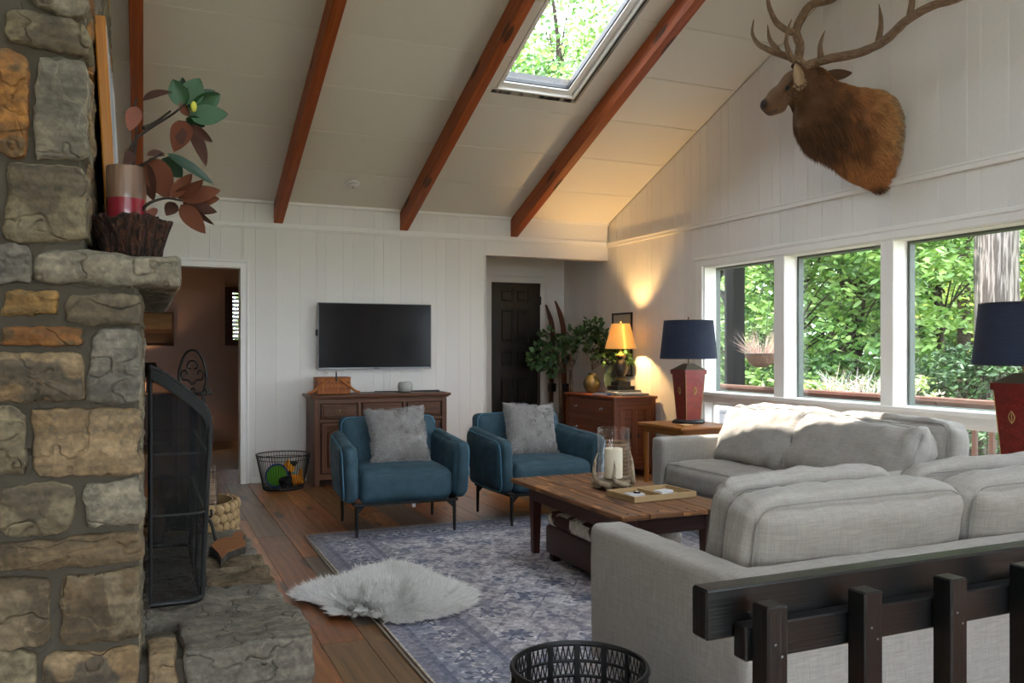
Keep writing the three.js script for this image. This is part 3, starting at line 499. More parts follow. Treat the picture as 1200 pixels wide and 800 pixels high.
{
  const f = thing('stone_fireplace', 'tall rough stone fireplace and chimney with a raised hearth', 'fireplace', [0, 0, 0]);
  // mortar bed: lower breast with firebox opening, upper breast set back
  part(f, 'mortar_bed', [bb(XL + 0.02, -0.012, 0, 1.0, -4.15, -3.82, 0.01), bb(XL + 0.02, -0.012, 0, 1.0, -2.95, ZC - 0.018, 0.01), bb(XL + 0.02, -0.012, 1.0, 1.45, -4.15, ZC - 0.018, 0.01), bb(XL + 0.02, -0.145, 1.45, 4.0, -4.15, ZC - 0.018, 0.01), bb(XL + 0.02, -0.75, 0, 1.0, -3.85, -2.9, 0.01)], mortar);
  part(f, 'firebox_lining', bb(-0.76, -0.74, 0.3, 1.0, -3.82, -2.95), std({ color: 0x1a1816, roughness: 0.95 }), 'sooty firebox lining');
  const S = [
    ['green', [[40, -14], [95, -14], [103, 4], [96, 18], [85, 21], [60, 13], [42, 6]]], ['tan', [[5, 13], [25, 10], [75, 20], [95, 28], [106, 45], [104, 62], [95, 67], [60, 57], [8, 47]]],
    ['orange', [[-10, 60], [15, 58], [30, 68], [35, 85], [34, 150], [30, 180], [18, 185], [3, 178], [-10, 160]]], ['green', [[46, 66], [95, 68], [103, 82], [101, 140], [103, 182], [60, 186], [40, 182], [41, 130]]],
    ['tan', [[9, 194], [30, 190], [96, 195], [103, 215], [101, 250], [102, 280], [60, 285], [5, 282], [6, 240]]], ['slate', [[-10, 288], [32, 287], [37, 298], [36, 328], [30, 331], [-10, 331]]],
    ['ochre', [[7, 339], [66, 341], [68, 352], [66, 368], [3, 370], [5, 352]]], ['tan', [[85, 345], [160, 345], [166, 360], [162, 380], [110, 381], [76, 377], [76, 362]]],
    ['orange', [[2, 382], [95, 383], [97, 395], [95, 405], [2, 405], [0, 395]]], ['slate', [[112, 386], [161, 387], [165, 410], [163, 471], [104, 471], [105, 430]]],
    ['mixed', [[5, 413], [90, 414], [97, 430], [99, 468], [60, 471], [-10, 470], [-10, 420]]], ['tan', [[-10, 478], [20, 479], [30, 490], [30, 557], [0, 559], [-10, 559]]],
    ['mixed', [[38, 480], [100, 479], [163, 480], [168, 505], [164, 530], [165, 556], [42, 558], [39, 510]]], ['tan', [[2, 573], [60, 565], [86, 570], [91, 600], [82, 615], [60, 628], [8, 630], [-6, 605]]],
    ['green', [[100, 568], [160, 562], [168, 590], [163, 615], [105, 617], [99, 600]]], ['dark', [[-10, 640], [60, 632], [158, 623], [167, 642], [162, 658], [60, 668], [-10, 668]]],
    ['dark', [[-10, 680], [40, 677], [57, 680], [59, 750], [40, 759], [-10, 760]]], ['dark', [[73, 678], [110, 672], [161, 667], [163, 710], [162, 748], [75, 755], [72, 720]]],
    ['tan', [[-10, 768], [40, 765], [43, 800], [38, 850], [-10, 850]]], ['mixed', [[52, 768], [110, 765], [161, 758], [163, 800], [160, 850], [52, 850]]],
  ];
  S.forEach(([m, pts], i) => { const w = pts.map(([x, y]) => { const p = onZ(x, y, ZC); return [p.x, p.y]; }); part(f, 'stone', stoneGeo(w, 0.2, i * 7.3 + 1, { rough: i % 4 === 2 ? 0.009 : 0.006 }), ST[m]).position.z = ZC; });
  // face of the upper chimney above the mantel, seen edge on
  const r = rng(31), names = ['tan', 'green', 'dark', 'slate', 'mixed', 'orange']; let y = 1.56, row = 0;
  while (y < 3.9) { const h = rr(r, 0.16, 0.27); let z = -2.58; while (z > -4.1) { const L = Math.min(rr(r, 0.25, 0.5), z + 4.15); if (L < 0.08) break; const q = [[-z + 0.012, y + 0.012], [-z + L / 2, y + 0.006], [-z + L - 0.012, y + 0.014], [-z + L - 0.01, y + h - 0.012], [-z + L / 2, y + h - 0.008], [-z + 0.014, y + h - 0.012]]; const g = stoneGeo(q, 0.1, row * 3.1 + z, {}); g.rotateY(PI / 2); part(f, 'stone', g, ST[names[Math.floor(r() * 6)]]).position.set(-0.14, 0, 0); z -= L; } y += h; row++; }
  // lower face beside the firebox
  for (const [z0, z1] of [[2.6, 2.94], [3.83, 4.14]]) for (let k = 0; k < 6; k++) { const a = k * 0.24, q = [[z0 + 0.01, a + 0.01], [z1 - 0.01, a + 0.012], [z1 - 0.012, a + 0.225], [z0 + 0.012, a + 0.228]]; part(f, 'stone', stoneGeo(q, 0.1, k * 5 + z0, {}).rotateY(PI / 2), ST.tan).position.set(-0.012, 0, 0); }
  part(f, 'lintel', at(softBox(0.2, 0.3, 0.95, 0.03, { wr: 0.008, wf: 7, n: 20 }), -0.1, 1.16, -3.385), ST.green);
  // mantel slab, a long rough block
  part(f, 'mantel_slab', at(softBox(0.36, 0.09, 1.74, 0.022, { wr: 0.008, wf: 9, seed: 4, n: 34 }), -0.085, 1.481, -3.365), ST.green, 'thick grey green mantel slab');
  // raised hearth of big slabs
  const H = (x0, x1, y0, y1, z0, z1, m, sd, rough = 0.008) => part(f, 'hearth_slab', at(softBox(x1 - x0, y1 - y0, z1 - z0, 0.014, { wr: rough, wf: 7, seed: sd, n: 26 }), (x0 + x1) / 2, (y0 + y1) / 2, (z0 + z1) / 2), m);
  H(0.102, 0.462, 0.0, 0.425, -2.84, -2.515, ST.slate, 3); H(0.012, 0.088, 0.02, 0.425, -2.7, -2.512, ST.mixed, 8);
  H(-0.02, 0.45, 0.28, 0.42, -3.2, -2.83, ST.slate, 12, 0.012); H(0.0, 0.22, 0.28, 0.415, -3.72, -3.19, ST.slate, 15); H(0.21, 0.445, 0.27, 0.418, -3.66, -3.2, ST.dark, 19, 0.012); H(0.0, 0.25, 0.28, 0.416, -4.16, -3.71, ST.slate, 25); H(0.24, 0.438, 0.27, 0.414, -4.18, -3.65, ST.slate, 29);
  part(f, 'hearth_mortar', bb(-0.05, 0.43, 0, 0.39, -4.15, -2.56, 0.01), mortar);
}
// fire screen: mesh shell with a sloping top
{
  const s = thing('fire_screen', 'black mesh fire screen with a sloping top standing on the hearth', 'fire screen', [0, 0.424, 0]);
  const prof = [[0, 0.775], [0.045, 0.752], [0.09, 0.718], [0.135, 0.682], [0.172, 0.645], [0.186, 0.605], [0.178, 0.4], [0.168, 0.2], [0.16, 0.012]], z0 = -2.98, z1 = -3.86;
  const foot = (o, t) => { // t 0..1 along the outline
    const rad = Math.min(0.05, o * 0.9), L1 = Math.max(o - rad, 0), arc = rad * PI / 2, L2 = z0 - z1 - 2 * rad, tot = 2 * L1 + 2 * arc + L2; let d = t * tot;
    if (d < L1) return [d, z0]; d -= L1; if (d < arc) { const a = d / rad; return [L1 + rad * sin(a), z0 - rad + rad * cos(a)]; } d -= arc; if (d < L2) return [o, z0 - rad - d]; d -= L2; if (d < arc) { const a = d / rad; return [L1 + rad * cos(a), z1 + rad - rad * sin(a)]; } d -= arc; return [L1 - d, z1];
  };
  const n = 60, pos = [], idx = [];
  prof.forEach(([o, y]) => { for (let i = 0; i <= n; i++) { const [x, z] = foot(o, i / n); pos.push(x + 0.02, y, z); } });
  for (let k = 0; k + 1 < prof.length; k++) for (let i = 0; i < n; i++) { const a = k * (n + 1) + i, b = a + n + 1; idx.push(a, b, a + 1, b, b + 1, a + 1); }
  const g = new THREE.BufferGeometry(); g.setAttribute('position', new THREE.Float32BufferAttribute(pos, 3)); g.setIndex(idx); g.computeVertexNormals();
  part(s, 'wire_mesh', g, std({ color: 0x060607, roughness: 0.95, transparent: true, opacity: 0.62, side: THREE.DoubleSide }), 'fine black wire mesh');
  const hoop = (o, y, r) => { const pts = []; for (let i = 0; i <= 40; i++) { const [x, z] = foot(o, i / 40); pts.push(V(x + 0.02, y, z)); } return tube(pts, r, 90, 6); };
  part(s, 'bottom_frame', hoop(0.16, 0.012, 0.009), M.blackMetal); part(s, 'hoop', hoop(0.176, 0.5, 0.0035), M.blackMetal); part(s, 'hoop', hoop(0.17, 0.3, 0.0035), M.blackMetal);
  const iron2 = std({ color: 0x0b0b0c, roughness: 0.75 });
  const rib = (t, r) => tube(prof.map(([o, y]) => { const [x, z] = foot(o, t); return V(x + 0.022, y, z); }), r, 40, 6);
  for (const t of [0.0, 0.16, 0.5, 0.84, 1]) part(s, 'rib', rib(t, t === 0.16 || t === 0.84 ? 0.009 : 0.006), iron2);
  part(s, 'top_band', extrude(prof.slice(0, 6).map(([o, y]) => [o + 0.02, y + 0.004]).concat(prof.slice(0, 6).reverse().map(([o, y]) => [Math.max(o - 0.012, 0) + 0.02, y - 0.028])), 0.012, 0.002).translate(0, 0, z0 - 0.006), iron2);
  part(s, 'handle', [tube([[0.2, 0.585, -3.3], [0.225, 0.59, -3.3], [0.228, 0.575, -3.4], [0.225, 0.59, -3.5], [0.2, 0.585, -3.5]], 0.006, 24, 6)], std({ color: 0x8a8275, roughness: 0.4, metalness: 0.7 }), 'worn metal handle');
}
// fireplace tools on their stand
{
  const t = thing('fireplace_tool_set', 'wrought iron fireplace tool stand with scrolled arch beside the fire screen', 'tool set', [0.2, 0.418, -4.0], -0.5);
  const iron = phy({ color: 0x2a2622, roughness: 0.5, metalness: 0.6 });
  part(t, 'pole', rod([0, 0.05, 0], [0, 0.66, 0], 0.009), iron);
  for (let k = 0; k < 3; k++) { const a = k * 2.094 + 0.3, c = cos(a), s = sin(a); part(t, 'foot', tube([[0, 0.09, 0], [0.05 * c, 0.115, 0.05 * s], [0.1 * c, 0.09, 0.1 * s], [0.125 * c, 0.03, 0.125 * s], [0.135 * c, 0.008, 0.135 * s], [0.165 * c, 0.007, 0.165 * s]], 0.008, 28, 7), iron); }
  part(t, 'arch', tube([[-0.05, 0.655, 0], [-0.064, 0.72, 0], [-0.055, 0.78, 0], [-0.025, 0.835, 0], [0, 0.845, 0], [0.025, 0.835, 0], [0.055, 0.78, 0], [0.064, 0.72, 0], [0.05, 0.655, 0]], 0.006, 48, 7), iron);
  for (const s of [-1, 1]) { part(t, 'scroll', tube([[0, 0.69, 0], [s * 0.02, 0.71, 0], [s * 0.046, 0.715, 0], [s * 0.05, 0.745, 0], [s * 0.03, 0.755, 0], [s * 0.024, 0.735, 0]], 0.0045, 30, 6), iron); part(t, 'scroll', tube([[0, 0.8, 0], [s * 0.018, 0.79, 0], [s * 0.024, 0.768, 0], [s * 0.008, 0.76, 0]], 0.004, 24, 6), iron); }
  part(t, 'cross_plate', [bb(-0.07, 0.07, 0.645, 0.658, -0.05, 0.05, 0.003)], iron);
  const hang = [[-0.06, 0.03], [-0.03, -0.045], [0.035, -0.045], [0.062, 0.03]];
  hang.forEach(([x, z], k) => {
    const g = new THREE.Group(); g.name = 'hanging_tool'; t.add(g);
    part(g, 'shaft', rod([x, 0.16, z], [x, 0.62, z], 0.0055), iron); part(g, 'hook', tube([[x, 0.62, z], [x, 0.66, z], [x + 0.012, 0.675, z], [x + 0.02, 0.66, z], [x + 0.012, 0.645, z]], 0.0045, 20, 6), iron);
    part(g, 'working_end', k === 0 ? bb(x - 0.05, x + 0.05, 0.05, 0.17, z - 0.006, z + 0.006, 0.004) : k === 1 ? lathe([[0.012, 0.17], [0.03, 0.15], [0.04, 0.05], [0, 0.05]], 14).translate(x, 0, z) : k === 2 ? tube([[x, 0.17, z], [x, 0.1, z], [x + 0.03, 0.1, z], [x + 0.03, 0.13, z]], 0.006, 16, 6) : tube([[x - 0.01, 0.17, z], [x - 0.02, 0.11, z], [x, 0.06, z]], 0.005, 14, 6), iron);
  });
}
// slab of a split log with bark edge lying on the hearth
{
  const P = [[246, 641], [252, 634], [262, 631], [272, 630], [274, 624], [281, 622], [288, 626], [285, 631], [289, 636], [288, 641], [276, 645], [266, 649], [259, 657], [255, 650]].map(([x, y]) => { const p = onY(x, y, 0.45); return [p.x, -p.z]; });
  const o = thing('log_slice', 'flat log slice with rough bark edge lying on the hearth', 'log slice', [0, 0.424, 0]);
  part(o, 'bark_edge', at(extrude(P, 0.016, 0.006, { seg: 2 }), 0, 0, 0, -PI / 2).translate(0, 0.007, 0), std({ color: 0x2c241d, roughness: 0.95, bumpMap: stoneBump, bumpScale: 0.02 }), 'dark rough bark');
  const c = [P.reduce((s, p) => s + p[0], 0) / P.length, P.reduce((s, p) => s + p[1], 0) / P.length];
  part(o, 'cut_face', at(extrude(P.map((p) => [c[0] + (p[0] - c[0]) * 0.94, c[1] + (p[1] - c[1]) * 0.94]), 0.003, 0), 0, 0.029, 0, -PI / 2), woodMat(0x6b3d1e, 0x96602f, 51, { rough: 0.6 }), 'smooth sawn top');
}
// braided log basket behind the hearth with split logs
function braidRows(t, r0, r1, h, rows, m, wob = 0.004) {
  const n = Math.round(2 * PI * r0 / 0.042);
  for (let k = 0; k < rows; k++) {
    const gs = []; for (let i = 0; i < n; i++) { const a = (i + (k % 2) * 0.5) / n * 2 * PI, rad = lerp(r0, r1, k / rows) + sn(i, k, 3) * wob, g = new THREE.SphereGeometry(1, 8, 6); g.scale(0.027, h / rows * 0.62, 0.02); g.rotateZ((k % 2 ? 1 : -1) * 0.55); g.translate(0, (k + 0.5) * h / rows + sn(i * 2, k, 8) * wob, rad); g.rotateY(a); gs.push(g); }
    part(t, 'braided_row', gs, m);
  }
}
const straw = std({ map: tex(128, 128, (u, v) => mix3(hex(0x7d6443), hex(0xb0946a), fb(u, v, 6, 20, 3, 500))), roughness: 0.85 });
const barkTex = tex(256, 256, (u, v) => { const c = fb(u, v, 30, 5, 4, 620), d = fb(u, v, 8, 8, 4, 640); return mix3(mix3(hex(0x2a211b), hex(0x574537), sstep(c, 0.35, 0.65)), hex(0x8a7c6c), sstep(d, 0.62, 0.75) * 0.6); }, true, [3, 3]);
const barkBump = tex(256, 256, (u, v) => fb(u, v, 30, 5, 4, 620), false, [3, 3]);
const bark = std({ color: 0xffffff, map: tex(256, 256, (u, v) => { const c = fb(u, v, 4, 30, 4, 625), d = fb(u, v, 9, 9, 4, 645); return mix3(mix3(hex(0x3f3229), hex(0x7c6653), sstep(c, 0.35, 0.65)), hex(0xb5a793), sstep(d, 0.56, 0.7) * 0.8); }, true, [2, 3]), bumpMap: barkBump, bumpScale: 0.02, roughness: 0.95 });
{
  const t = thing('log_basket', 'chunky braided straw basket holding firewood behind the hearth', 'basket', [0.21, 0, -4.56]);
  braidRows(t, 0.215, 0.232, 0.5, 11, straw);
  part(t, 'lining', lathe([[0.2, 0.01], [0.215, 0.5], [0.205, 0.5], [0.19, 0.02], [0, 0.02]], 30), straw);
  [[0.1, 0.05, 0.64, 0.058, 0.1, 'upright bark covered log in braided basket beside the tool stand'], [-0.08, -0.02, 0.6, 0.06, -0.1, 'bark covered log in braided basket seen through the fire screen'], [0.02, -0.1, 0.52, 0.05, 0.05, 'shorter bark covered log at the back of the braided basket']].forEach(([x, z, h, r, lean, label]) => {
    const o = thing('firewood_log', label, 'log', [0.21 + x, 0.03, -4.56 + z], x * 20, 'firewood in the braided basket'); o.rotation.z = -lean;
    part(o, 'bark', taper([[0, 0, 0], [0.004, h / 2, 0.003], [0, h, 0]], [r, r * 1.05, r * 0.95], 12, 14, 0.08), bark); part(o, 'end_grain', at(new THREE.CircleGeometry(r * 0.88, 20), 0, h + 0.002, 0, -PI / 2), std({ color: 0x9c7c55, roughness: 0.9 }));
  });
}
// ---------- on the mantel ----------
{
  const o = thing('framed_picture', 'wood framed picture leaning on the chimney above the mantel', 'picture', [-0.064, 1.533, -3.13]); o.rotation.z = 0.053;
  const w = 0.42, h = 0.7, fr = woodMat(0x8a5208, 0xb87a1c, 61, { rough: 0.45 });
  part(o, 'frame', [bb(-0.03, 0.0, 0, h, w - 0.028, w), bb(-0.03, 0.0, 0, h, -w, -w + 0.028), bb(-0.03, 0.0, 0, 0.028, -w, w, 0.003, 'z'), bb(-0.03, 0.0, h - 0.028, h, -w, w, 0.003, 'z')], fr);
  part(o, 'print', bb(-0.012, 0.001, 0.02, h - 0.02, -w + 0.02, w - 0.02, 0.001), std({ map: tex(128, 128, (u, v) => mix3(hex(0xaeb9c4), hex(0xe2e6ea), sstep(fb(u, v, 3, 3, 4, 700), 0.35, 0.6))), roughness: 0.25 }), 'pale blue and white print with the glass reflection painted in');  // pale tones paint the reflection of the picture glass into the colour
}
{
  const X = -0.03, Z = -2.66, y = 1.528;
  const bowl = thing('bark_bowl', 'rustic bowl of rough brown bark on the mantel', 'bowl', [X, y, Z]);
  const g = latheS([[0, 0], [0.07, 0], [0.082, 0.03], [0.097, 0.075], [0.108, 0.106], [0.1, 0.108], [0.09, 0.08], [0.07, 0.03], [0, 0.02]], 110), p = g.attributes.position;
  for (let i = 0; i < p.count; i++) { const a = Math.atan2(p.getX(i), p.getZ(i)), rd = Math.hypot(p.getX(i), p.getZ(i)), k = 1 + 0.06 * sn(cos(a) * 7, sin(a) * 7, p.getY(i) * 4) + 0.035 * sn(cos(a) * 20, sin(a) * 20, p.getY(i) * 6); p.setXYZ(i, sin(a) * rd * k, p.getY(i) * (1 + 0.1 * sn(cos(a) * 2.5, sin(a) * 2.5, 0)), cos(a) * rd * k); }
  g.computeVertexNormals(); part(bowl, 'bark_shell', g, std({ map: barkTex, bumpMap: barkBump, bumpScale: 0.03, roughness: 0.95, color: 0xc98f6c }));
  const vase = thing('ceramic_vase', 'straight vase glazed brown over crimson standing in the bark bowl', 'vase', [X - 0.015, y + 0.022, Z]);
  part(vase, 'crimson_body', lathe([[0, 0], [0.05, 0], [0.053, 0.01], [0.053, 0.145]], 40), phy({ color: 0x7a1526, roughness: 0.22, clearcoat: 0.6 }), 'crimson glaze');
  part(vase, 'brown_rim', lathe([[0.053, 0.145], [0.0535, 0.16], [0.053, 0.235], [0.05, 0.238], [0.047, 0.23], [0.047, 0.06], [0, 0.05]], 40), phy({ map: tex(128, 64, (u, v) => mix3(hex(0x4b3326), hex(0x9a7f68), fb(u, v, 26, 3, 3, 720))), roughness: 0.35, clearcoat: 0.4 }), 'streaked brown glaze');
  // magnolia branch
  const pl = thing('magnolia_sprig', 'magnolia branches with green and rust brown leaves in the mantel vase', 'plant', [0, 0, 0]);
  const twig = std({ color: 0x2b211b, roughness: 0.9 }), Q = (px, py, dz = 0) => onZ(px, py, Z + dz), base = V(X - 0.012, y + 0.1, Z);
  const stems = [[base, Q(150, 190), Q(158, 165), Q(180, 148), Q(205, 132, 0.03), Q(216, 122, 0.03)], [base, Q(156, 195), Q(160, 150, -0.03), Q(158, 125, -0.03), Q(160, 115, -0.03)], [base, Q(158, 200), Q(172, 190, 0.05), Q(190, 180, 0.06)], [base, Q(163, 255), Q(172, 240, 0.04), Q(195, 232, 0.05), Q(214, 235, 0.05)], [Q(168, 150), Q(180, 145, -0.04), Q(200, 130, -0.05)]];
  stems.forEach((s) => part(pl, 'branch', taper(s, [0.006, 0.0045, 0.003], 20, 7, 0.2), twig));
  part(pl, 'bud', new THREE.SphereGeometry(1, 12, 10).scale(0.009, 0.016, 0.009).translate(...Q(227, 125, 0.04).toArray()), std({ color: 0xb5b23c, roughness: 0.5 }), 'pale green bud');
  const lf = (A, B, wd, m, roll, cup) => { // one leaf from A to B
    const n = 10, k = 4, dir = B.clone().sub(A), L = dir.length(); dir.normalize(); const side = V(0, 0, 1).cross(dir).normalize(), nor = dir.clone().cross(side); side.applyAxisAngle(dir, roll); nor.applyAxisAngle(dir, roll);
    const pos = [], idx = []; for (let i = 0; i <= n; i++) { const t = i / n, W = wd * Math.pow(sin(PI * Math.pow(t, 0.8)), 0.75) * (t > 0.97 ? 0.2 : 1); for (let j = -k / 2; j <= k / 2; j++) { const s = j / (k / 2), q = A.clone().addScaledVector(dir, t * L).addScaledVector(side, s * W).addScaledVector(nor, cup * W * s * s - 0.18 * L * t * t + Math.abs(s) * 0.002); pos.push(q.x, q.y, q.z); } }
    for (let i = 0; i < n; i++) for (let j = 0; j < k; j++) { const a = i * (k + 1) + j, b = a + k + 1; idx.push(a, b, a + 1, b, b + 1, a + 1); }
    const gg = new THREE.BufferGeometry(); gg.setAttribute('position', new THREE.Float32BufferAttribute(pos, 3)); gg.setIndex(idx); gg.computeVertexNormals(); part(pl, 'leaf', gg, m);
  };
  const G1 = phy({ color: 0x18431c, roughness: 0.5, side: THREE.DoubleSide }), G2 = phy({ color: 0x0e2e14, roughness: 0.5, side: THREE.DoubleSide }), B1 = std({ color: 0x55290f, roughness: 0.9, side: THREE.DoubleSide }), B2 = std({ color: 0x3a1c0e, roughness: 0.9, side: THREE.DoubleSide }), B3 = std({ color: 0x744434, roughness: 0.9, side: THREE.DoubleSide });
  const leaves = [[214, 125, 203, 92, 13, G1], [216, 124, 210, 88, 11, G2], [218, 122, 234, 91, 15, G1], [220, 126, 252, 104, 12, G2], [221, 128, 262, 112, 15, G1], [222, 136, 267, 132, 14, G1], [218, 138, 240, 150, 10, G2], [196, 180, 251, 208, 9, G2], [190, 186, 212, 205, 14, G2],
    [212, 118, 226, 135, 11, B1], [168, 118, 199, 104, 8, B2], [160, 125, 152, 150, 10, B3], [152, 176, 148, 193, 8, B2], [217, 142, 205, 176, 14, B1], [216, 145, 212, 168, 11, B2], [222, 148, 246, 190, 12, B2], [222, 148, 248, 165, 7, B2], [176, 185, 198, 232, 18, B1], [170, 190, 176, 235, 12, B2], [192, 180, 175, 178, 7, B2],
    [200, 232, 226, 202, 9, B1], [205, 230, 238, 215, 11, B1], [210, 233, 258, 221, 12, B1], [214, 236, 255, 232, 11, B1], [214, 238, 254, 248, 9, B2], [212, 240, 238, 270, 12, B1], [205, 238, 196, 250, 9, B2], [218, 238, 248, 265, 5, B2], [180, 244, 172, 257, 9, B3], [204, 228, 222, 212, 8, B3]];
  leaves.forEach(([x0, y0, x1, y1, w, m], i) => lf(Q(x0, y0, 0.03 * sn(i, 1, 1)), Q(x1, y1, 0.05 * sn(i, 5, 2) + 0.02), w * 0.0022, m, sn(i, 9, 4) * 0.9, 0.5 * sn(i, 3, 7)));
}
// ---------- fabrics ----------
const weave = tex(256, 256, (u, v) => { const a = 0.5 + 0.25 * sin(u * 2 * PI * 64) * sin(v * 2 * PI * 64); return a * 0.5 + fb(u, v, 8, 120, 2, 801) * 0.25 + fb(u, v, 120, 8, 2, 802) * 0.25; }, false, [4, 4]);
const linenTex = (a, b, s) => tex(256, 256, (u, v) => mix3(hex(a), hex(b), clamp(fb(u, v, 6, 110, 3, s) * 0.55 + fb(u, v, 110, 6, 3, s + 5) * 0.45, 0, 1)), true, [4, 4]);
M.linen = phy({ map: linenTex(0x86817a, 0xb3aea8, 810), bumpMap: weave, bumpScale: 0.0012, roughness: 0.95, sheen: 0.3, sheenColor: new THREE.Color(0.6, 0.6, 0.6), sheenRoughness: 0.6 });
M.seam = std({ color: 0x8f8c88, roughness: 0.95 });
const velTex = tex(256, 256, (u, v) => mix3(hex(0x1e3a46), hex(0x365564), fb(u, v, 7, 6, 4, 850)), true, [2, 2]);
M.velvet = phy({ map: velTex, roughness: 0.75, sheen: 1, sheenColor: new THREE.Color(0.13, 0.24, 0.3), sheenRoughness: 0.4, bumpMap: paintBump, bumpScale: 0.0015 });
M.piping = std({ color: 0x4d7d96, roughness: 0.8 });
M.darkWood = woodMat(0x3f2416, 0x74492c, 21, { rough: 0.45, knots: 2 });
M.chest = woodMat(0x4c1f0c, 0x84431d, 22, { rough: 0.4, knots: 1 });
M.honey = woodMat(0x7a4316, 0xb3742f, 23, { rough: 0.38 });
M.oldTop = woodMat(0x4e2d18, 0xa4703f, 24, { rough: 0.6, knots: 6, wear: 0.6, bump: 0.002 });
M.oldTop2 = woodMat(0x553320, 0x92653c, 25, { rough: 0.6, knots: 5, wear: 0.6, bump: 0.002 });
M.tableBase = woodMat(0x2c120c, 0x55261a, 26, { rough: 0.45 });
M.brass = phy({ color: 0x7a6648, roughness: 0.4, metalness: 0.9 });
M.chrome = phy({ color: 0xb9bbbd, roughness: 0.25, metalness: 1 });
const rectLoop = (w, h, r, n = 6) => { const p = []; for (const [sx, sy, a0] of [[1, 1, 0], [-1, 1, PI / 2], [-1, -1, PI], [1, -1, 1.5 * PI]]) for (let i = 0; i <= n; i++) { const a = a0 + i / n * PI / 2; p.push([sx * (w / 2 - r) + cos(a) * r, sy * (h / 2 - r) + sin(a) * r]); } return p; };
// box cushion with piped seams: w along x, h up, d through
function boxCushion(parent, name, w, h, d, m, seed, o = {}) {
  const g = new THREE.Group(); g.name = name; parent.add(g);
  part(g, 'cover', softBox(w, h, d, o.r ?? 0.06, { bulge: o.bulge ?? [0.015, 0.03, 0.05], wr: o.wr ?? 0.006, wf: o.wf ?? 6, seed, n: 30 }), m);
  if (o.seams !== false) for (const s of [-1, 1]) part(g, 'seam', tube(rectLoop(w * 0.97, h * 0.97, 0.07).map(([x, y]) => [x, y, s * (d / 2 - 0.012)]), 0.0028, 120, 5, true), M.seam);
  return g;
}

const RUGY = 0.012;
// ---------- sofas ----------
function sofa(name, label, L, mat, pos, turn) { // local: seat faces +z, width along x
  const s = thing(name, label, 'sofa', [pos[0], RUGY, pos[2]], turn), D = 0.9, a = 0.14;
  part(s, 'base', at(softBox(L - 0.04, 0.2, D - 0.06, 0.03, { n: 20 }), 0, 0.19, 0), mat);
  for (const k of [-1, 1]) part(s, 'arm', at(softBox(a, 0.5, D, 0.028, { n: 22, wr: 0.002, bulge: [0.006, 0, 0] }), k * (L / 2 - a / 2), 0.36, 0), mat);
  part(s, 'back', at(softBox(L - 0.02, 0.51, 0.13, 0.028, { n: 26, wr: 0.002 }), 0, 0.365, -D / 2 + 0.065), mat);
  const cw = (L - 2 * a) / 2;
  for (const k of [-1, 1]) { const c = boxCushion(s, 'seat_cushion', cw - 0.008, 0.17, D - 0.14, mat, k * 7, { bulge: [0, 0.028, 0.012], r: 0.055 }); c.position.set(k * cw / 2, 0.355, 0.065); }
  for (const [x, z] of [[-1, -1], [1, -1], [-1, 1], [1, 1]]) part(s, 'foot', at(new THREE.CylinderGeometry(0.02, 0.016, 0.1, 14), x * (L / 2 - 0.1), 0.05, z * (D / 2 - 0.1)), M.black);
  return s;
}
const cushionThing = (name, label, pos, rx, ry, rz, w, h, d, m, seed, o, group) => { const t = thing(name, label, 'cushion', pos, 0, group); t.rotation.set(rx, ry, rz, 'YXZ'); const c = boxCushion(t, 'body', w, h, d, m, seed, o); t.remove(c); for (const k of [...c.children]) t.add(k); return t; };
{ // sofa under the windows, facing -x
  sofa('sofa', 'grey linen sofa under the windows with sunlit cushions', 2.11, M.linen, [3.86, 0, -4.215], -PI / 2);
  const g = 'back cushions of the window sofa';
  cushionThing('back_cushion', 'grey back cushion of the window sofa behind the sunlit end cushion', [4.175, 0.63, -4.66], -0.15, -PI / 2, 0, 0.9, 0.42, 0.18, M.linen, 3, {}, g);
  cushionThing('back_cushion', 'grey back cushion of the window sofa by the near red lamp', [4.175, 0.63, -3.78], -0.15, -PI / 2, 0, 0.9, 0.42, 0.2, M.linen, 9, {}, g);
  const a = cushionThing('loose_cushion', 'sunlit pale grey cushion leaning beside the far arm of the window sofa', [3.93, 0.632, -4.66], -0.42, -PI / 2 - 0.04, 0.03, 0.82, 0.44, 0.17, M.linen, 15, { wr: 0.012, bulge: [0.0, 0.02, 0.05] }, 'loose cushions on the window sofa');
  cushionThing('loose_cushion', 'half shaded pale grey cushion slumped in the middle of the window sofa', [3.93, 0.62, -3.84], -0.5, -PI / 2 + 0.06, -0.03, 0.94, 0.44, 0.18, M.linen, 21, { wr: 0.014, bulge: [0.0, 0.02, 0.06] }, 'loose cushions on the window sofa');
}
{ // sofa with its back to the viewer, facing -z
  sofa('sofa', 'grey linen sofa with its back to the black railing', 2.15, M.linen, [2.595, 0, -2.32], PI);
  const g = 'back cushions of the sofa by the railing';
  cushionThing('back_cushion', 'grey back cushion next to the free arm of the railing sofa', [2.115, 0.638, -2.11], -0.14, PI, 0, 0.9, 0.345, 0.17, M.linen, 33, { bulge: [0.01, 0.025, 0.035] }, g);
  cushionThing('back_cushion', 'grey back cushion of the railing sofa beside the near red lamp', [3.055, 0.638, -2.11], -0.14, PI, 0, 0.93, 0.345, 0.17, M.linen, 38, { bulge: [0.01, 0.025, 0.035] }, g);
  cushionThing('loose_cushion', 'grey cushion standing against the end back cushion of the railing sofa', [2.12, 0.632, -2.3], -0.2, PI + 0.02, 0, 0.78, 0.4, 0.12, M.linen, 43, { wr: 0.008 }, 'loose cushions on the railing sofa');
  cushionThing('loose_cushion', 'grey cushion on the railing sofa below the near red lamp', [3.02, 0.632, -2.3], -0.2, PI - 0.03, 0, 0.86, 0.4, 0.12, M.linen, 48, { wr: 0.008 }, 'loose cushions on the railing sofa');
}
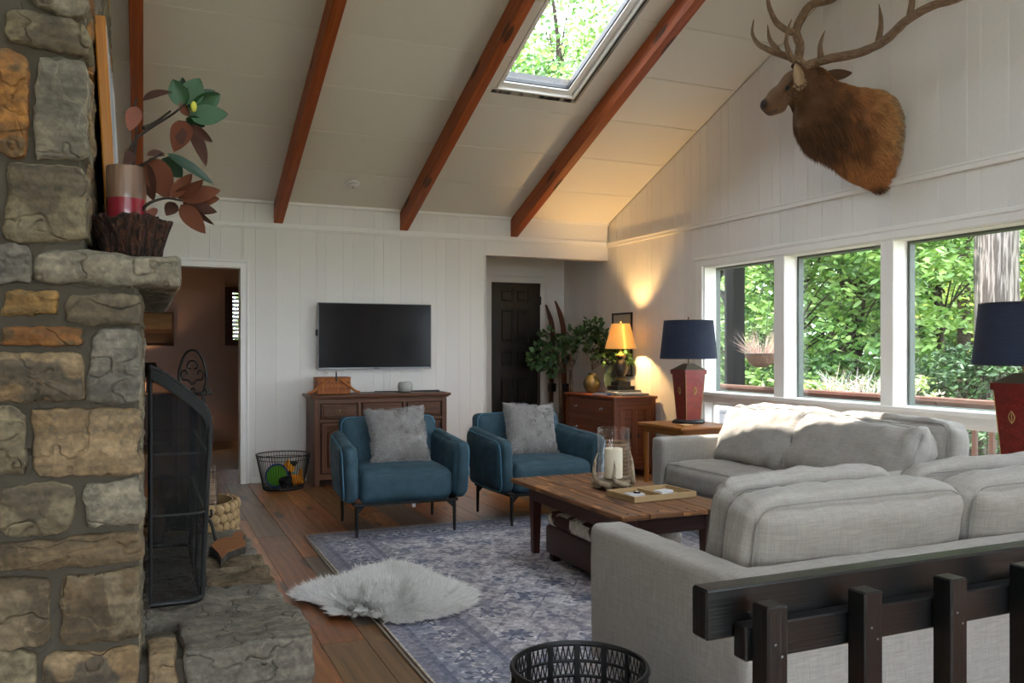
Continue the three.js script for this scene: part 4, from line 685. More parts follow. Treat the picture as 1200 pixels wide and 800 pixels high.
// ---------- armchairs ----------
function armchair(label, pos, turn) { // local: front faces +z
  const c = thing('armchair', label, 'armchair', pos, turn, 'blue velvet armchairs');
  part(c, 'seat', at(softBox(0.64, 0.2, 0.62, 0.05, { bulge: [0, 0.035, 0.012], n: 26, wr: 0.003 }), 0, 0.325, 0.01), M.velvet);
  part(c, 'seat_piping', tube(rectLoop(0.625, 0.6, 0.06).map(([x, z]) => [x, 0.385, z + 0.013]), 0.005, 120, 6, true), M.piping);
  const b = new THREE.Group(); b.name = 'backrest'; b.position.set(0, 0.3, -0.27); b.rotation.x = -0.13; c.add(b);
  part(b, 'back_pad', at(softBox(0.72, 0.46, 0.13, 0.05, { bulge: [0, 0, 0.03], n: 26, wr: 0.003, seed: 2 }), 0, 0.23, 0), M.velvet);
  part(b, 'piping', tube(rectLoop(0.7, 0.44, 0.06).map(([x, y]) => [x, y + 0.23, 0.055]), 0.0045, 120, 6, true), M.piping);
  for (const s of [-1, 1]) {
    const a = new THREE.Group(); a.name = 'arm'; a.position.set(s * 0.365, 0.23, 0.0); a.rotation.z = -s * 0.05; a.rotation.y = s * 0.04; c.add(a);
    const g = softBox(0.1, 0.4, 0.64, 0.045, { bulge: [0.02, 0.01, 0.02], n: 26, wr: 0.003, seed: s * 5 }), p = g.attributes.position;
    for (let i = 0; i < p.count; i++) { const z = p.getZ(i), y = p.getY(i), t = (z + 0.32) / 0.64; if (y > 0) p.setY(i, y + (0.05 * (1 - t) ** 2 - 0.02) * (y / 0.2)); if (y < 0 && t < 0.3) p.setZ(i, z + 0.03 * (y / -0.2)); }
    g.computeVertexNormals(); part(a, 'arm_pad', at(smooth(g, true), 0, 0.2, 0), M.velvet);
    part(a, 'piping', tube(rectLoop(0.62, 0.37, 0.07).map(([z, y]) => { const t = (z + 0.32) / 0.64; return [s * 0.046, y + 0.2 + (y > 0 ? (0.05 * (1 - t) ** 2 - 0.02) * y / 0.2 : 0), z]; }), 0.0045, 110, 6, true), M.piping);
  }
  part(c, 'seat_frame', [bb(-0.36, 0.36, 0.205, 0.225, 0.28, 0.305, 0.003), bb(-0.36, 0.36, 0.205, 0.225, -0.305, -0.28, 0.003), bb(-0.36, -0.335, 0.205, 0.225, -0.3, 0.3, 0.003), bb(0.335, 0.36, 0.205, 0.225, -0.3, 0.3, 0.003)], M.blackMetal);
  for (const [x, z] of [[-1, 1], [1, 1], [-1, -1], [1, -1]]) part(c, 'leg', [taper([[x * 0.338, 0.21, z * 0.285], [x * 0.338, 0.1, z * 0.288], [x * 0.338, 0, z * 0.29]], [0.0135, 0.012, 0.01], 6, 10), at(extrude([[0, 0], [-x * 0.06, 0], [0, -0.06]], 0.012, 0.001), x * 0.338, 0.208, z * 0.285 - 0.006)], M.blackMetal);
  return c;
}
const ch1 = armchair('blue velvet armchair in front of the sideboard with a furry pillow', [1.652, RUGY, -5.83], -0.05);
part(ch1, 'care_tag', bb(0.06, 0.085, 0.16, 0.205, 0.2, 0.202, 0.001), M.trim, 'white fabric tag');
armchair('blue velvet armchair beside the coffee table near the dark door', [2.715, RUGY, -5.8], 0.06);
// furry pillows
function furPillow(label, pos, rx, ry, rz, seed) {
  const t = thing('throw_pillow', label, 'pillow', pos, 0, 'grey furry throw pillows'); t.rotation.set(rx, ry, rz, 'YXZ');
  const g = pillow(0.43, 0.42, 0.15, { wr: 0.009, seed, ears: 0.1 }); part(t, 'cover', g, std({ color: 0x9d9894, roughness: 1 }));
  const r = rng(seed), list = sampleSurface(g, 15000, seed).map(([p, n]) => { const f = sn(p.x * 9 + seed, p.y * 9, p.z * 3) * 2.2 + PI, d = n.clone().multiplyScalar(0.5).add(V(cos(f) * 0.5, sin(f) * 0.5 - 0.35, 0)).normalize(), k = rr(r, 0.52, 0.86) + 0.12 * sn(p.x * 12, p.y * 12, seed); return { p, d, a: r() * 6.28, l: rr(r, 0.012, 0.024), w: 0.0022, c: new THREE.Color().setRGB(k * 0.6, k * 0.575, k * 0.57) }; });
  hairs(t, 'pile', list, bladeGeo(0.4, 0.7, 2), std({ roughness: 1, side: THREE.DoubleSide }), 'short fluffy pile');
}
furPillow('grey furry pillow on the armchair in front of the sideboard', [1.672, 0.645, -5.87], -0.32, -0.1, 0.07, 11);
furPillow('grey furry pillow on the armchair near the dark door', [2.735, 0.645, -5.9], -0.32, 0.05, -0.05, 23);
// ---------- rug ----------
{
  const X0 = 1.0, X1 = 3.72, Z0 = -5.78, Z1 = -1.6, W = X1 - X0, L = Z1 - Z0;
  const A = hex(0x92919a), B = hex(0xbdb8be), D = hex(0x595d73), Lt = hex(0xdedbdf), Bl = hex(0x828a9e);
  const px = 1300, py = 2000;
  const motif = (x, y, r) => { const q = Math.hypot(x, y), a = Math.atan2(y, x), pet = r * (0.62 + 0.3 * cos(a * 8)); return q < r * 0.22 ? 2 : q < pet * 0.62 ? 1 : q < pet ? 2 : q < r * 1.02 && Math.abs(cos(a * 4)) > 0.9 ? 3 : 0; };
  const map = tex(px, py, (u, v) => {
    const x = u * W, z = v * L, e = Math.min(x, W - x, z, L - z);
    let c, n1 = fb(u, v, 180, 270, 2, 900), n2 = fb(u, v, 14, 18, 4, 910), fade = sstep(fb(u, v, 7, 9, 4, 920), 0.4, 0.62);
    let k = 0;
    if (e < 0.012) c = hex(0xb3a898);
    else if (e < 0.07) { c = D.slice(); c = mix3(c, A, 0.55); }
    else if (e < 0.36) {
      const bandp = (e - 0.07) / 0.29, along = (x < W - x ? (x < Math.min(z, L - z) ? z : x) : (W - x < Math.min(z, L - z) ? z : x)), cell = 0.24, t = ((along % cell) + cell) % cell - cell / 2;
      c = mix3(A, Bl, 0.5); const m = motif(t, (bandp - 0.5) * 0.29, 0.105); if (m === 1) c = mix3(Lt, A, 0.3); if (m === 2) c = D; if (m === 3) c = B;
      if (bandp < 0.1 || bandp > 0.9) c = mix3(D, A, 0.3); const lf = Math.abs(((along + 0.12) % cell) - cell / 2) + Math.abs(bandp - 0.5) * 0.2; if (lf < 0.03) c = B;
      const h = fb(u, v, 60, 84, 2, 935); if (h > 0.6) c = mix3(c, D, 0.5);
    } else if (e < 0.42) c = mix3(B, D, 0.35 + 0.3 * (Math.floor((x + z) / 0.05) % 2));
    else {
      c = mix3(B, A, 0.35); const cx = 0.27, gx = ((x - 0.1) % cx + cx) % cx - cx / 2, row = Math.floor((x - 0.1) / cx), cz = 0.34, gz = ((z + (row & 1) * 0.17) % cz + cz) % cz - cz / 2;
      const m = motif(gx, gz, 0.092); if (m === 1) c = Bl; if (m === 2) c = D; if (m === 3) c = Lt; const hx = Math.max(Math.abs(gx) * 0.87 + Math.abs(gz) * 0.5, Math.abs(gz)); if (m === 0 && hx > 0.098 && hx < 0.106) c = mix3(c, D, 0.6);
      const dia = Math.abs(Math.abs(gx) / 0.13 + Math.abs(gz) / 0.17 - 1); if (dia < 0.05) c = mix3(c, D, 0.3); else if (dia < 0.12) c = mix3(c, Lt, 0.25);
      const s = fb(u, v, 70, 96, 2, 940); if (s > 0.6) c = mix3(c, D, 0.55); else if (s < 0.36) c = mix3(c, Lt, 0.5);
     
    }
    c = mix3(c, mix3(A, B, 0.5 + 0.3 * n2), 0.06 + 0.3 * fade * sstep(fb(u, v, 150, 220, 2, 925), 0.3, 0.6)); c = mix3(c, hex(0x8d7f7c), 0.22 * sstep(fb(u, v, 5, 7, 3, 950), 0.45, 0.7));
    const g = 0.8 + 0.4 * n1; return c.map((q) => q * g);
  });
  map.wrapS = map.wrapT = THREE.ClampToEdgeWrapping;
  const g = new THREE.BoxGeometry(W, 0.01, L); const p = g.attributes.position, uv = g.attributes.uv; for (let i = 0; i < p.count; i++) uv.setXY(i, clamp(p.getX(i) / W + 0.5, 0.001, 0.999), clamp(p.getZ(i) / L + 0.5, 0.001, 0.999));
  const pile = tex(256, 256, (u, v) => fb(u, v, 100, 100, 2, 960), false, [5, 7]);
  const t = thing('area_rug', 'distressed grey blue patterned rug under the coffee table', 'rug', [(X0 + X1) / 2, 0.0005, (Z0 + Z1) / 2]);
  part(t, 'pile', g.translate(0, 0.006, 0), std({ map, roughness: 1, bumpMap: pile, bumpScale: 0.003 }));
  part(t, 'binding', tube(rectLoop(W, L, 0.01, 2).map(([x, z]) => [x, 0.006, z]), 0.0055, 200, 6, true), std({ color: 0x9a8f82, roughness: 1 }), 'beige bound edge');
}
// ---------- sheepskin ----------
{
  const O = [[0.674, -4.324], [0.8, -4.435], [0.911, -4.438], [1.137, -4.716], [1.294, -4.75], [1.391, -4.646], [1.471, -4.282], [1.552, -4.073], [1.485, -3.862], [1.377, -3.762], [1.19, -3.706], [1.031, -3.71], [0.948, -3.852], [0.814, -3.965], [0.789, -4.15]];
  const cx = 1.13, cz = -4.2, c = new THREE.CatmullRomCurve3(O.map(([x, z]) => V(x - cx, 0, z - cz)), true, 'catmullrom', 0.5), P = c.getSpacedPoints(90).slice(0, 90).map((p) => p.multiplyScalar(0.93));
  const t = thing('sheepskin', 'fluffy white sheepskin lying over the edge of the rug', 'sheepskin', [cx, 0.014, cz]);
  const g = extrude(P.map((p) => [p.x * 0.9, -p.z * 0.9]), 0.006, 0.002).rotateX(-PI / 2); part(t, 'hide', g, std({ color: 0xd8d4ce, roughness: 1 }));
  const poly = P.map((p) => [p.x, p.z]), inside = (x, z) => { let k = false; for (let i = 0, j = poly.length - 1; i < poly.length; j = i++) { const [xi, zi] = poly[i], [xj, zj] = poly[j]; if ((zi > z) !== (zj > z) && x < (xj - xi) * (z - zi) / (zj - zi) + xi) k = !k; } return k; };
  const rad = new Float32Array(72); for (let i = 0; i < 72; i++) { const a = i / 72 * 2 * PI; let q = 0.1; while (inside(cos(a) * q, sin(a) * q) && q < 1) q += 0.01; rad[i] = q; }
  const r = rng(88), list = [];
  while (list.length < 64000) {
    const x = rr(r, -0.5, 0.5), z = rr(r, -0.6, 0.55); if (!inside(x, z)) continue;
    const q = Math.hypot(x, z), e = clamp(q / rad[Math.floor((Math.atan2(z, x) / (2 * PI) + 1) * 72) % 72], 0, 1), f = sn(x * 16, z * 16, 1) * 2.4 + sn(x * 4, z * 4, 6) * 2, lock = sn(x * 38, z * 38, 3) * 0.35;
    const d = V(cos(f) * 0.5 + x / q * (0.25 + 0.75 * e * e), lerp(0.75, 0.1, e * e) + lock * 0.3 + rr(r, -0.08, 0.08), sin(f) * 0.5 + z / q * (0.25 + 0.75 * e * e)).normalize(), k = rr(r, 0.84, 0.99);
    list.push({ p: V(x, 0.008 + 0.03 * (1 - e ** 3), z), d, a: r() * 6.28, l: rr(r, 0.045, 0.085) * (1 + lock), w: 0.0026, c: new THREE.Color().setRGB(k, k * 0.98, k * 0.955) });
  }
  hairs(t, 'wool', list, bladeGeo(0.5, 0.8, 3), std({ roughness: 1, side: THREE.DoubleSide }), 'long white wool');
}
// ---------- coffee table ----------
{
  const x0 = 2.1, x1 = 2.8, z0 = -4.84, z1 = -3.5, h = 0.46, t = thing('coffee_table', 'rustic plank coffee table with red brown legs on the rug', 'coffee table', [0, RUGY, 0]);
  const H = h - RUGY; let x = x0; [0.16, 0.19, 0.16, 0.19].forEach((w, i) => { const e = i === 3 ? x1 : x + w; const g = cbox(e - x - 0.005, 0.026, z1 - z0 + (i % 2 ? 0.006 : -0.004), 0.004, 'z'); const p = g.attributes.position; for (let k = 0; k < p.count; k++) p.setY(k, p.getY(k) + 0.0015 * sn(p.getX(k) * 9 + i, 0, p.getZ(k) * 7)); g.computeVertexNormals(); part(t, 'top_plank', g, i % 2 ? M.oldTop2 : M.oldTop).position.set((x + e) / 2, H - 0.013, (z0 + z1) / 2); x = e; });
  for (const z of [z0 + 0.06, z1 - 0.06]) for (let k = 0; k < 4; k++) part(t, 'nail_head', at(new THREE.CylinderGeometry(0.005, 0.005, 0.004, 8), x0 + 0.07 + k * 0.175, H + 0.001, z), M.black);
  part(t, 'apron', [bb(x0 + 0.09, x0 + 0.115, H - 0.125, H - 0.026, z0 + 0.12, z1 - 0.12), bb(x1 - 0.115, x1 - 0.09, H - 0.125, H - 0.026, z0 + 0.12, z1 - 0.12), bb(x0 + 0.09, x1 - 0.09, H - 0.125, H - 0.026, z0 + 0.1, z0 + 0.125), bb(x0 + 0.09, x1 - 0.09, H - 0.125, H - 0.026, z1 - 0.125, z1 - 0.1)], M.tableBase);
  for (const [x, z] of [[x0 + 0.115, z0 + 0.125], [x1 - 0.115, z0 + 0.125], [x0 + 0.115, z1 - 0.125], [x1 - 0.115, z1 - 0.125]]) { const g = cbox(0.062, H - 0.026, 0.062, 0.004, 'y'), p = g.attributes.position; for (let i = 0; i < p.count; i++) if (p.getY(i) < 0) { p.setX(i, p.getX(i) * 0.68); p.setZ(i, p.getZ(i) * 0.68); } part(t, 'leg', g, M.tableBase).position.set(x, (H - 0.026) / 2, z); }
}
// cowhide ottoman under it
{
  const t = thing('cowhide_ottoman', 'low leather ottoman with brown and white cowhide top under the coffee table', 'ottoman', [2.43, RUGY, -4.16]);
  const leather = std({ color: 0x35180f, roughness: 0.45, bumpMap: stoneBump, bumpScale: 0.001 });
  const hide = std({ map: tex(256, 256, (u, v) => { const q = fb(u, v, 3, 3, 5, 970), f = fb(u, v, 40, 40, 2, 975); return mix3(hex(0x3d1d13), hex(0xc9c1b6), sstep(q, 0.47, 0.51)).map((c) => c * (0.85 + 0.3 * f)); }, true, [2.2, 2.2]), roughness: 0.8 });
  part(t, 'body', at(softBox(0.46, 0.17, 0.78, 0.02, { n: 18 }), 0, 0.125, 0), leather); part(t, 'cushion', at(softBox(0.45, 0.08, 0.77, 0.035, { n: 24, bulge: [0, 0.02, 0] }), 0, 0.245, 0), hide, 'brown and white cowhide');
  part(t, 'end_panel', at(softBox(0.44, 0.15, 0.02, 0.008, {}), 0, 0.125, 0.39), hide); for (const [x, z] of [[-1, -1], [1, -1], [-1, 1], [1, 1]]) part(t, 'foot', bb(x * 0.19 - 0.025, x * 0.19 + 0.025, 0, 0.045, z * 0.33 - 0.025, z * 0.33 + 0.025), M.tableBase);
}
// ---------- sideboard ----------
{
  const t = thing('sideboard', 'dark carved wood sideboard under the television', 'sideboard', [2.07, 0, -8.0]), w = 0.64, f = 0.2;
  part(t, 'top', [at(cbox(1.36, 0.026, 0.44, 0.008), 0, 0.827, 0), at(cbox(1.32, 0.014, 0.42, 0.005), 0, 0.808, 0)], M.darkWood);
  part(t, 'carcass', [bb(-w, -w + 0.05, 0, 0.8, -0.2, f), bb(w - 0.05, w, 0, 0.8, -0.2, f), bb(-w, w, 0.76, 0.8, -0.2, f - 0.004), bb(-w, w, 0.585, 0.615, -0.2, f - 0.004), bb(-w, w, 0.06, 0.11, -0.2, f - 0.004), bb(-w, w, 0.1, 0.78, -0.2, f - 0.03), bb(-0.235, -0.2, 0.06, 0.78, 0, f - 0.004), bb(0.2, 0.235, 0.06, 0.78, 0, f - 0.004)], M.darkWood);
  for (const [i, a, b] of [[0, -0.575, -0.245], [1, -0.19, 0.19], [2, 0.245, 0.575]]) {
    const d = new THREE.Group(); d.name = 'drawer'; t.add(d); part(d, 'front', [bb(a, b, 0.622, 0.753, f - 0.03, f + 0.004, 0.004), bb(a + 0.015, b - 0.015, 0.637, 0.738, f, f + 0.014, 0.008)], M.darkWood);
    const m = (a + b) / 2; part(d, 'pull', [tube([[m - 0.035, 0.695, f + 0.02], [m - 0.03, 0.672, f + 0.03], [m, 0.665, f + 0.032], [m + 0.03, 0.672, f + 0.03], [m + 0.035, 0.695, f + 0.02]], 0.004, 24, 6), bb(m - 0.045, m - 0.027, 0.685, 0.707, f + 0.01, f + 0.018, 0.003), bb(m + 0.027, m + 0.045, 0.685, 0.707, f + 0.01, f + 0.018, 0.003), bb(m - 0.012, m + 0.012, 0.675, 0.705, f + 0.012, f + 0.017, 0.003)], M.brass);
    const o = new THREE.Group(); o.name = 'door'; t.add(o);
    part(o, 'frame', [bb(a, a + 0.05, 0.12, 0.578, f - 0.02, f + 0.004), bb(b - 0.05, b, 0.12, 0.578, f - 0.02, f + 0.004), bb(a, b, 0.12, 0.17, f - 0.02, f + 0.004), bb(a, b, 0.55, 0.578, f - 0.02, f + 0.004)], M.darkWood);
    const hw = (b - a) / 2 - 0.06, arch = []; for (let k = 0; k <= 12; k++) { const s = -1 + k / 6; arch.push([m + s * hw, 0.49 + 0.045 * cos(s * PI / 2) ** 1.5]); }
    part(o, 'raised_panel', at(extrude([[m - hw, 0.18], [m + hw, 0.18], ...arch.reverse()], 0.008, 0.012), 0, 0, f - 0.022), M.darkWood);
    part(o, 'knob', new THREE.SphereGeometry(0.01, 12, 8).translate(i === 2 ? a + 0.03 : b - 0.03, 0.36, f + 0.012), M.brass);
  }
}
// things on the sideboard
{
  const y = 0.842, b = thing('splint_basket', 'orange woven splint basket with splayed handles on the sideboard', 'basket', [1.64, y, -8.02]);
  const sp = [woodMat(0x8a4410, 0xc87c30, 63, { rough: 0.5 }), woodMat(0x7a3a0e, 0xb56a24, 64, { rough: 0.5 })];
  for (let k = 0; k < 5; k++) part(b, 'splint_row', [bb(-0.155, 0.155, 0.006 + k * 0.028, 0.031 + k * 0.028, 0.086, 0.09, 0.002), bb(-0.155, 0.155, 0.006 + k * 0.028, 0.031 + k * 0.028, -0.09, -0.086, 0.002), bb(-0.158, -0.154, 0.006 + k * 0.028, 0.031 + k * 0.028, -0.088, 0.088, 0.002), bb(0.154, 0.158, 0.006 + k * 0.028, 0.031 + k * 0.028, -0.088, 0.088, 0.002)], sp[k % 2]);
  for (let k = 0; k < 9; k++) part(b, 'stake', bb(-0.15 + k * 0.036, -0.138 + k * 0.036, 0.002, 0.148, 0.088 + (k % 2) * 0.004, 0.094 + (k % 2) * 0.003, 0.002), sp[(k + 1) % 2]);
  part(b, 'floor', bb(-0.155, 0.155, 0, 0.008, -0.088, 0.088), sp[0]); part(b, 'lid', bb(-0.16, 0.16, 0.145, 0.157, -0.092, 0.092, 0.004), sp[1]);
  for (const s of [-1, 1]) part(b, 'handle', tube([[s * 0.05, 0.14, 0.1], [s * 0.13, 0.08, 0.11], [s * 0.2, 0.025, 0.11], [s * 0.24, 0.012, 0.1]], 0.012, 20, 7), sp[0]);
  part(b, 'peg', rod([0.02, 0.12, 0.096], [0.02, 0.21, 0.09], 0.007), M.black);
  const c = thing('ceramic_pot', 'small round grey white ceramic pot on the sideboard', 'pot', [2.355, y, -8.02]);
  part(c, 'body', lathe([[0, 0], [0.05, 0], [0.068, 0.02], [0.074, 0.05], [0.068, 0.085], [0.058, 0.1], [0.053, 0.098], [0.062, 0.08], [0.066, 0.05], [0, 0.012]], 40), phy({ color: 0xa9aaa6, roughness: 0.35 }));
  const p = thing('power_strip', 'thin black power strip lying along the sideboard top', 'power strip', [2.58, y, -8.06]); part(p, 'housing', bb(-0.14, 0.14, 0, 0.012, -0.02, 0.02, 0.004), M.black); part(p, 'cord', tube([[-0.14, 0.006, 0], [-0.25, 0.005, 0.02], [-0.4, 0.005, -0.03], [-0.5, 0.005, -0.08]], 0.004, 24, 6), M.black);
}
// ---------- television ----------
{
  const x0 = 1.535, x1 = 2.672, y0 = 1.066, y1 = 1.712, z = -8.17, t = thing('television', 'large flat television mounted on the white plank wall', 'television', [0, 0, 0]);
  part(t, 'housing', bb(x0 + 0.004, x1 - 0.004, y0 + 0.004, y1 - 0.004, z - 0.04, z, 0.004), M.black);
  part(t, 'screen', bb(x0 + 0.008, x1 - 0.008, y0 + 0.02, y1 - 0.008, z - 0.001, z + 0.002, 0.001), phy({ color: 0x0b0f17, roughness: 0.14, specularIntensity: 0.7 }), 'dark glossy screen');
  part(t, 'bezel', [bb(x0, x1, y0, y0 + 0.018, z - 0.03, z + 0.005, 0.003), bb(x0, x1, y1 - 0.006, y1, z - 0.03, z + 0.004, 0.002), bb(x0, x0 + 0.006, y0, y1, z - 0.03, z + 0.004, 0.002), bb(x1 - 0.006, x1, y0, y1, z - 0.03, z + 0.004, 0.002)], phy({ color: 0x8d8f92, roughness: 0.35, metalness: 0.8 }), 'slim silver bezel');
  part(t, 'logo', bb(2.08, 2.13, y0 + 0.005, y0 + 0.012, z + 0.005, z + 0.006, 0.0005), M.black);
  part(t, 'wall_bracket', bb(1.9, 2.3, 1.25, 1.5, -8.262, z - 0.03), M.black); part(t, 'stick', bb(x0 - 0.018, x0 + 0.002, 1.39, 1.45, z - 0.03, z - 0.005, 0.004), M.black);
  part(t, 'cord', tube([[2.265, y0 + 0.01, z - 0.03], [2.27, 0.98, -8.235], [2.262, 0.9, -8.24], [2.268, 0.845, -8.235]], 0.004, 24, 6), M.trim, 'white cord'); part(t, 'cord', tube([[1.53, 1.06, -8.2], [1.51, 0.95, -8.24], [1.5, 0.7, -8.245]], 0.003, 20, 6), M.trim);
  const o = thing('wall_outlet', 'small round white socket below the television', 'outlet', [1.64, 1.03, -8.258]); part(o, 'plate', at(new THREE.CylinderGeometry(0.02, 0.022, 0.014, 20), 0, 0, 0.007, PI / 2), M.trim); part(o, 'face', at(new THREE.CylinderGeometry(0.011, 0.011, 0.003, 16), 0, 0, 0.015, PI / 2), std({ color: 0xbdb9b3 }));
}
// ---------- chest of drawers against the window wall ----------
{
  const x0 = 4.26, x1 = 4.745, z0 = -8.28, z1 = -7.24, t = thing('chest_of_drawers', 'red brown wood chest of drawers in the corner under the lit lamp', 'chest', [0, 0, 0]);
  part(t, 'top', bb(x0 - 0.02, x1 + 0.01, 0.765, 0.79, z0 - 0.02, z1 + 0.02, 0.006, 'z'), M.chest);
  part(t, 'carcass', [bb(x0 + 0.02, x1, 0.06, 0.766, z0 + 0.02, z1 - 0.02, 0.003, 'z'), bb(x0, x0 + 0.05, 0, 0.766, z1 - 0.05, z1), bb(x0, x0 + 0.05, 0, 0.766, z0, z0 + 0.05), bb(x1 - 0.05, x1, 0, 0.766, z1 - 0.05, z1), bb(x1 - 0.05, x1, 0, 0.766, z0, z0 + 0.05)], M.chest);
  part(t, 'side_panel', [bb(x0 + 0.05, x1 - 0.05, 0.66, 0.764, z1 - 0.03, z1 - 0.004), bb(x0 + 0.05, x1 - 0.05, 0.06, 0.13, z1 - 0.03, z1 - 0.004), bb(x0 + 0.05, x0 + 0.12, 0.06, 0.764, z1 - 0.03, z1 - 0.005), bb(x1 - 0.12, x1 - 0.05, 0.06, 0.764, z1 - 0.03, z1 - 0.005), bb((x0 + x1) / 2 - 0.03, (x0 + x1) / 2 + 0.03, 0.1, 0.7, z1 - 0.03, z1 - 0.014)], M.chest);
  const rows = [[0.555, 0.745], [0.325, 0.535], [0.085, 0.305]];
  for (const [a, b] of rows) { const d = new THREE.Group(); d.name = 'drawer'; t.add(d); part(d, 'front', bb(x0 + 0.002, x0 + 0.03, a, b, z0 + 0.055, z1 - 0.055, 0.004, 'z'), M.chest); for (const z of [z0 + 0.25, z1 - 0.25]) part(d, 'knob', lathe([[0, 0], [0.021, 0], [0.021, 0.003], [0.007, 0.005], [0.007, 0.014], [0.016, 0.02], [0.013, 0.028], [0, 0.029]], 18).rotateZ(PI / 2).translate(x0 + 0.002, (a + b) / 2, z), M.chrome); }
  part(t, 'drawer_rail', [bb(x0 - 0.002, x0 + 0.02, 0.535, 0.555, z0 + 0.05, z1 - 0.05, 0.003, 'z'), bb(x0 - 0.002, x0 + 0.02, 0.305, 0.325, z0 + 0.05, z1 - 0.05, 0.003, 'z')], M.chest);
}
// ---------- end tables ----------
function endTable(label, x0, x1, z0, z1, h, m) {
  const t = thing('end_table', label, 'side table', [(x0 + x1) / 2, 0, (z0 + z1) / 2], 0, 'end tables of the window sofa'), w = (x1 - x0) / 2, d = (z1 - z0) / 2;
  part(t, 'top', at(cbox(2 * w, 0.024, 2 * d, 0.006, 'x'), 0, h - 0.012, 0), m); part(t, 'apron', [bb(-w + 0.04, w - 0.04, h - 0.075, h - 0.024, d - 0.06, d - 0.035), bb(-w + 0.04, w - 0.04, h - 0.075, h - 0.024, -d + 0.035, -d + 0.06), bb(-w + 0.035, -w + 0.06, h - 0.075, h - 0.024, -d + 0.04, d - 0.04, 0.003, 'z'), bb(w - 0.06, w - 0.035, h - 0.075, h - 0.024, -d + 0.04, d - 0.04, 0.003, 'z')], m);
  for (const [x, z] of [[-1, -1], [1, -1], [-1, 1], [1, 1]]) part(t, 'leg', taper([[x * (w - 0.055), h - 0.03, z * (d - 0.055)], [x * (w - 0.055), h * 0.5, z * (d - 0.055)], [x * (w - 0.055), 0, z * (d - 0.055)]], [0.028, 0.024, 0.016], 8, 4), m);
  part(t, 'shelf', at(cbox(2 * w - 0.1, 0.018, 2 * d - 0.1, 0.003, 'x'), 0, 0.16, 0), m);
}
endTable('honey brown wood end table between window sofa and chest', 3.76, 4.3, -6.02, -5.4, 0.66, M.honey);
endTable('dark wood end table between the two sofas under the near red lamp', 3.74, 4.36, -3.1, -2.56, 0.66, M.tableBase);
{ const c = thing('coaster', 'small tan coaster on the honey brown end table', 'coaster', [3.93, 0.661, -5.58]); part(c, 'tile', bb(-0.05, 0.05, 0, 0.008, -0.05, 0.05, 0.002), std({ color: 0xb98f62, roughness: 0.7 })); part(c, 'felt', bb(-0.048, 0.048, -0.0008, 0.0005, -0.048, 0.048, 0.0002), M.black); }
// ---------- black railing ----------
{
  const t = thing('stair_railing', 'black painted timber railing behind the near sofa', 'railing', [0, 0, 0]), z = -1.135, bl = phy({ color: 0x090a0c, roughness: 0.36, bumpMap: woodBump, bumpScale: 0.0006 });
  part(t, 'top_rail', bb(0.825, 3.4, 0.8, 0.882, z - 0.02, z + 0.022, 0.004, 'x'), bl); part(t, 'lower_rail', bb(0.875, 3.4, 0.772, 0.828, z + 0.024, z + 0.056, 0.003, 'x'), bl); part(t, 'bottom_rail', bb(0.875, 3.4, 0.1, 0.16, z + 0.024, z + 0.056, 0.003, 'x'), bl);
  for (let k = 0; k < 13; k++) { const x = 0.905 + k * 0.2; const b = part(t, 'baluster', bb(x - 0.02, x + 0.02, 0.0, 0.868, z + 0.057, z + 0.097, 0.003, 'y'), bl); if (k < 5) part(b, 'nail_head', [new THREE.CylinderGeometry(0.0022, 0.0022, 0.001, 8).rotateX(PI / 2).translate(x - 0.006, 0.81, z + 0.0975), new THREE.CylinderGeometry(0.0022, 0.0022, 0.001, 8).rotateX(PI / 2).translate(x + 0.007, 0.79, z + 0.0975)], std({ color: 0x6a6c6e, roughness: 0.6 })); }
}
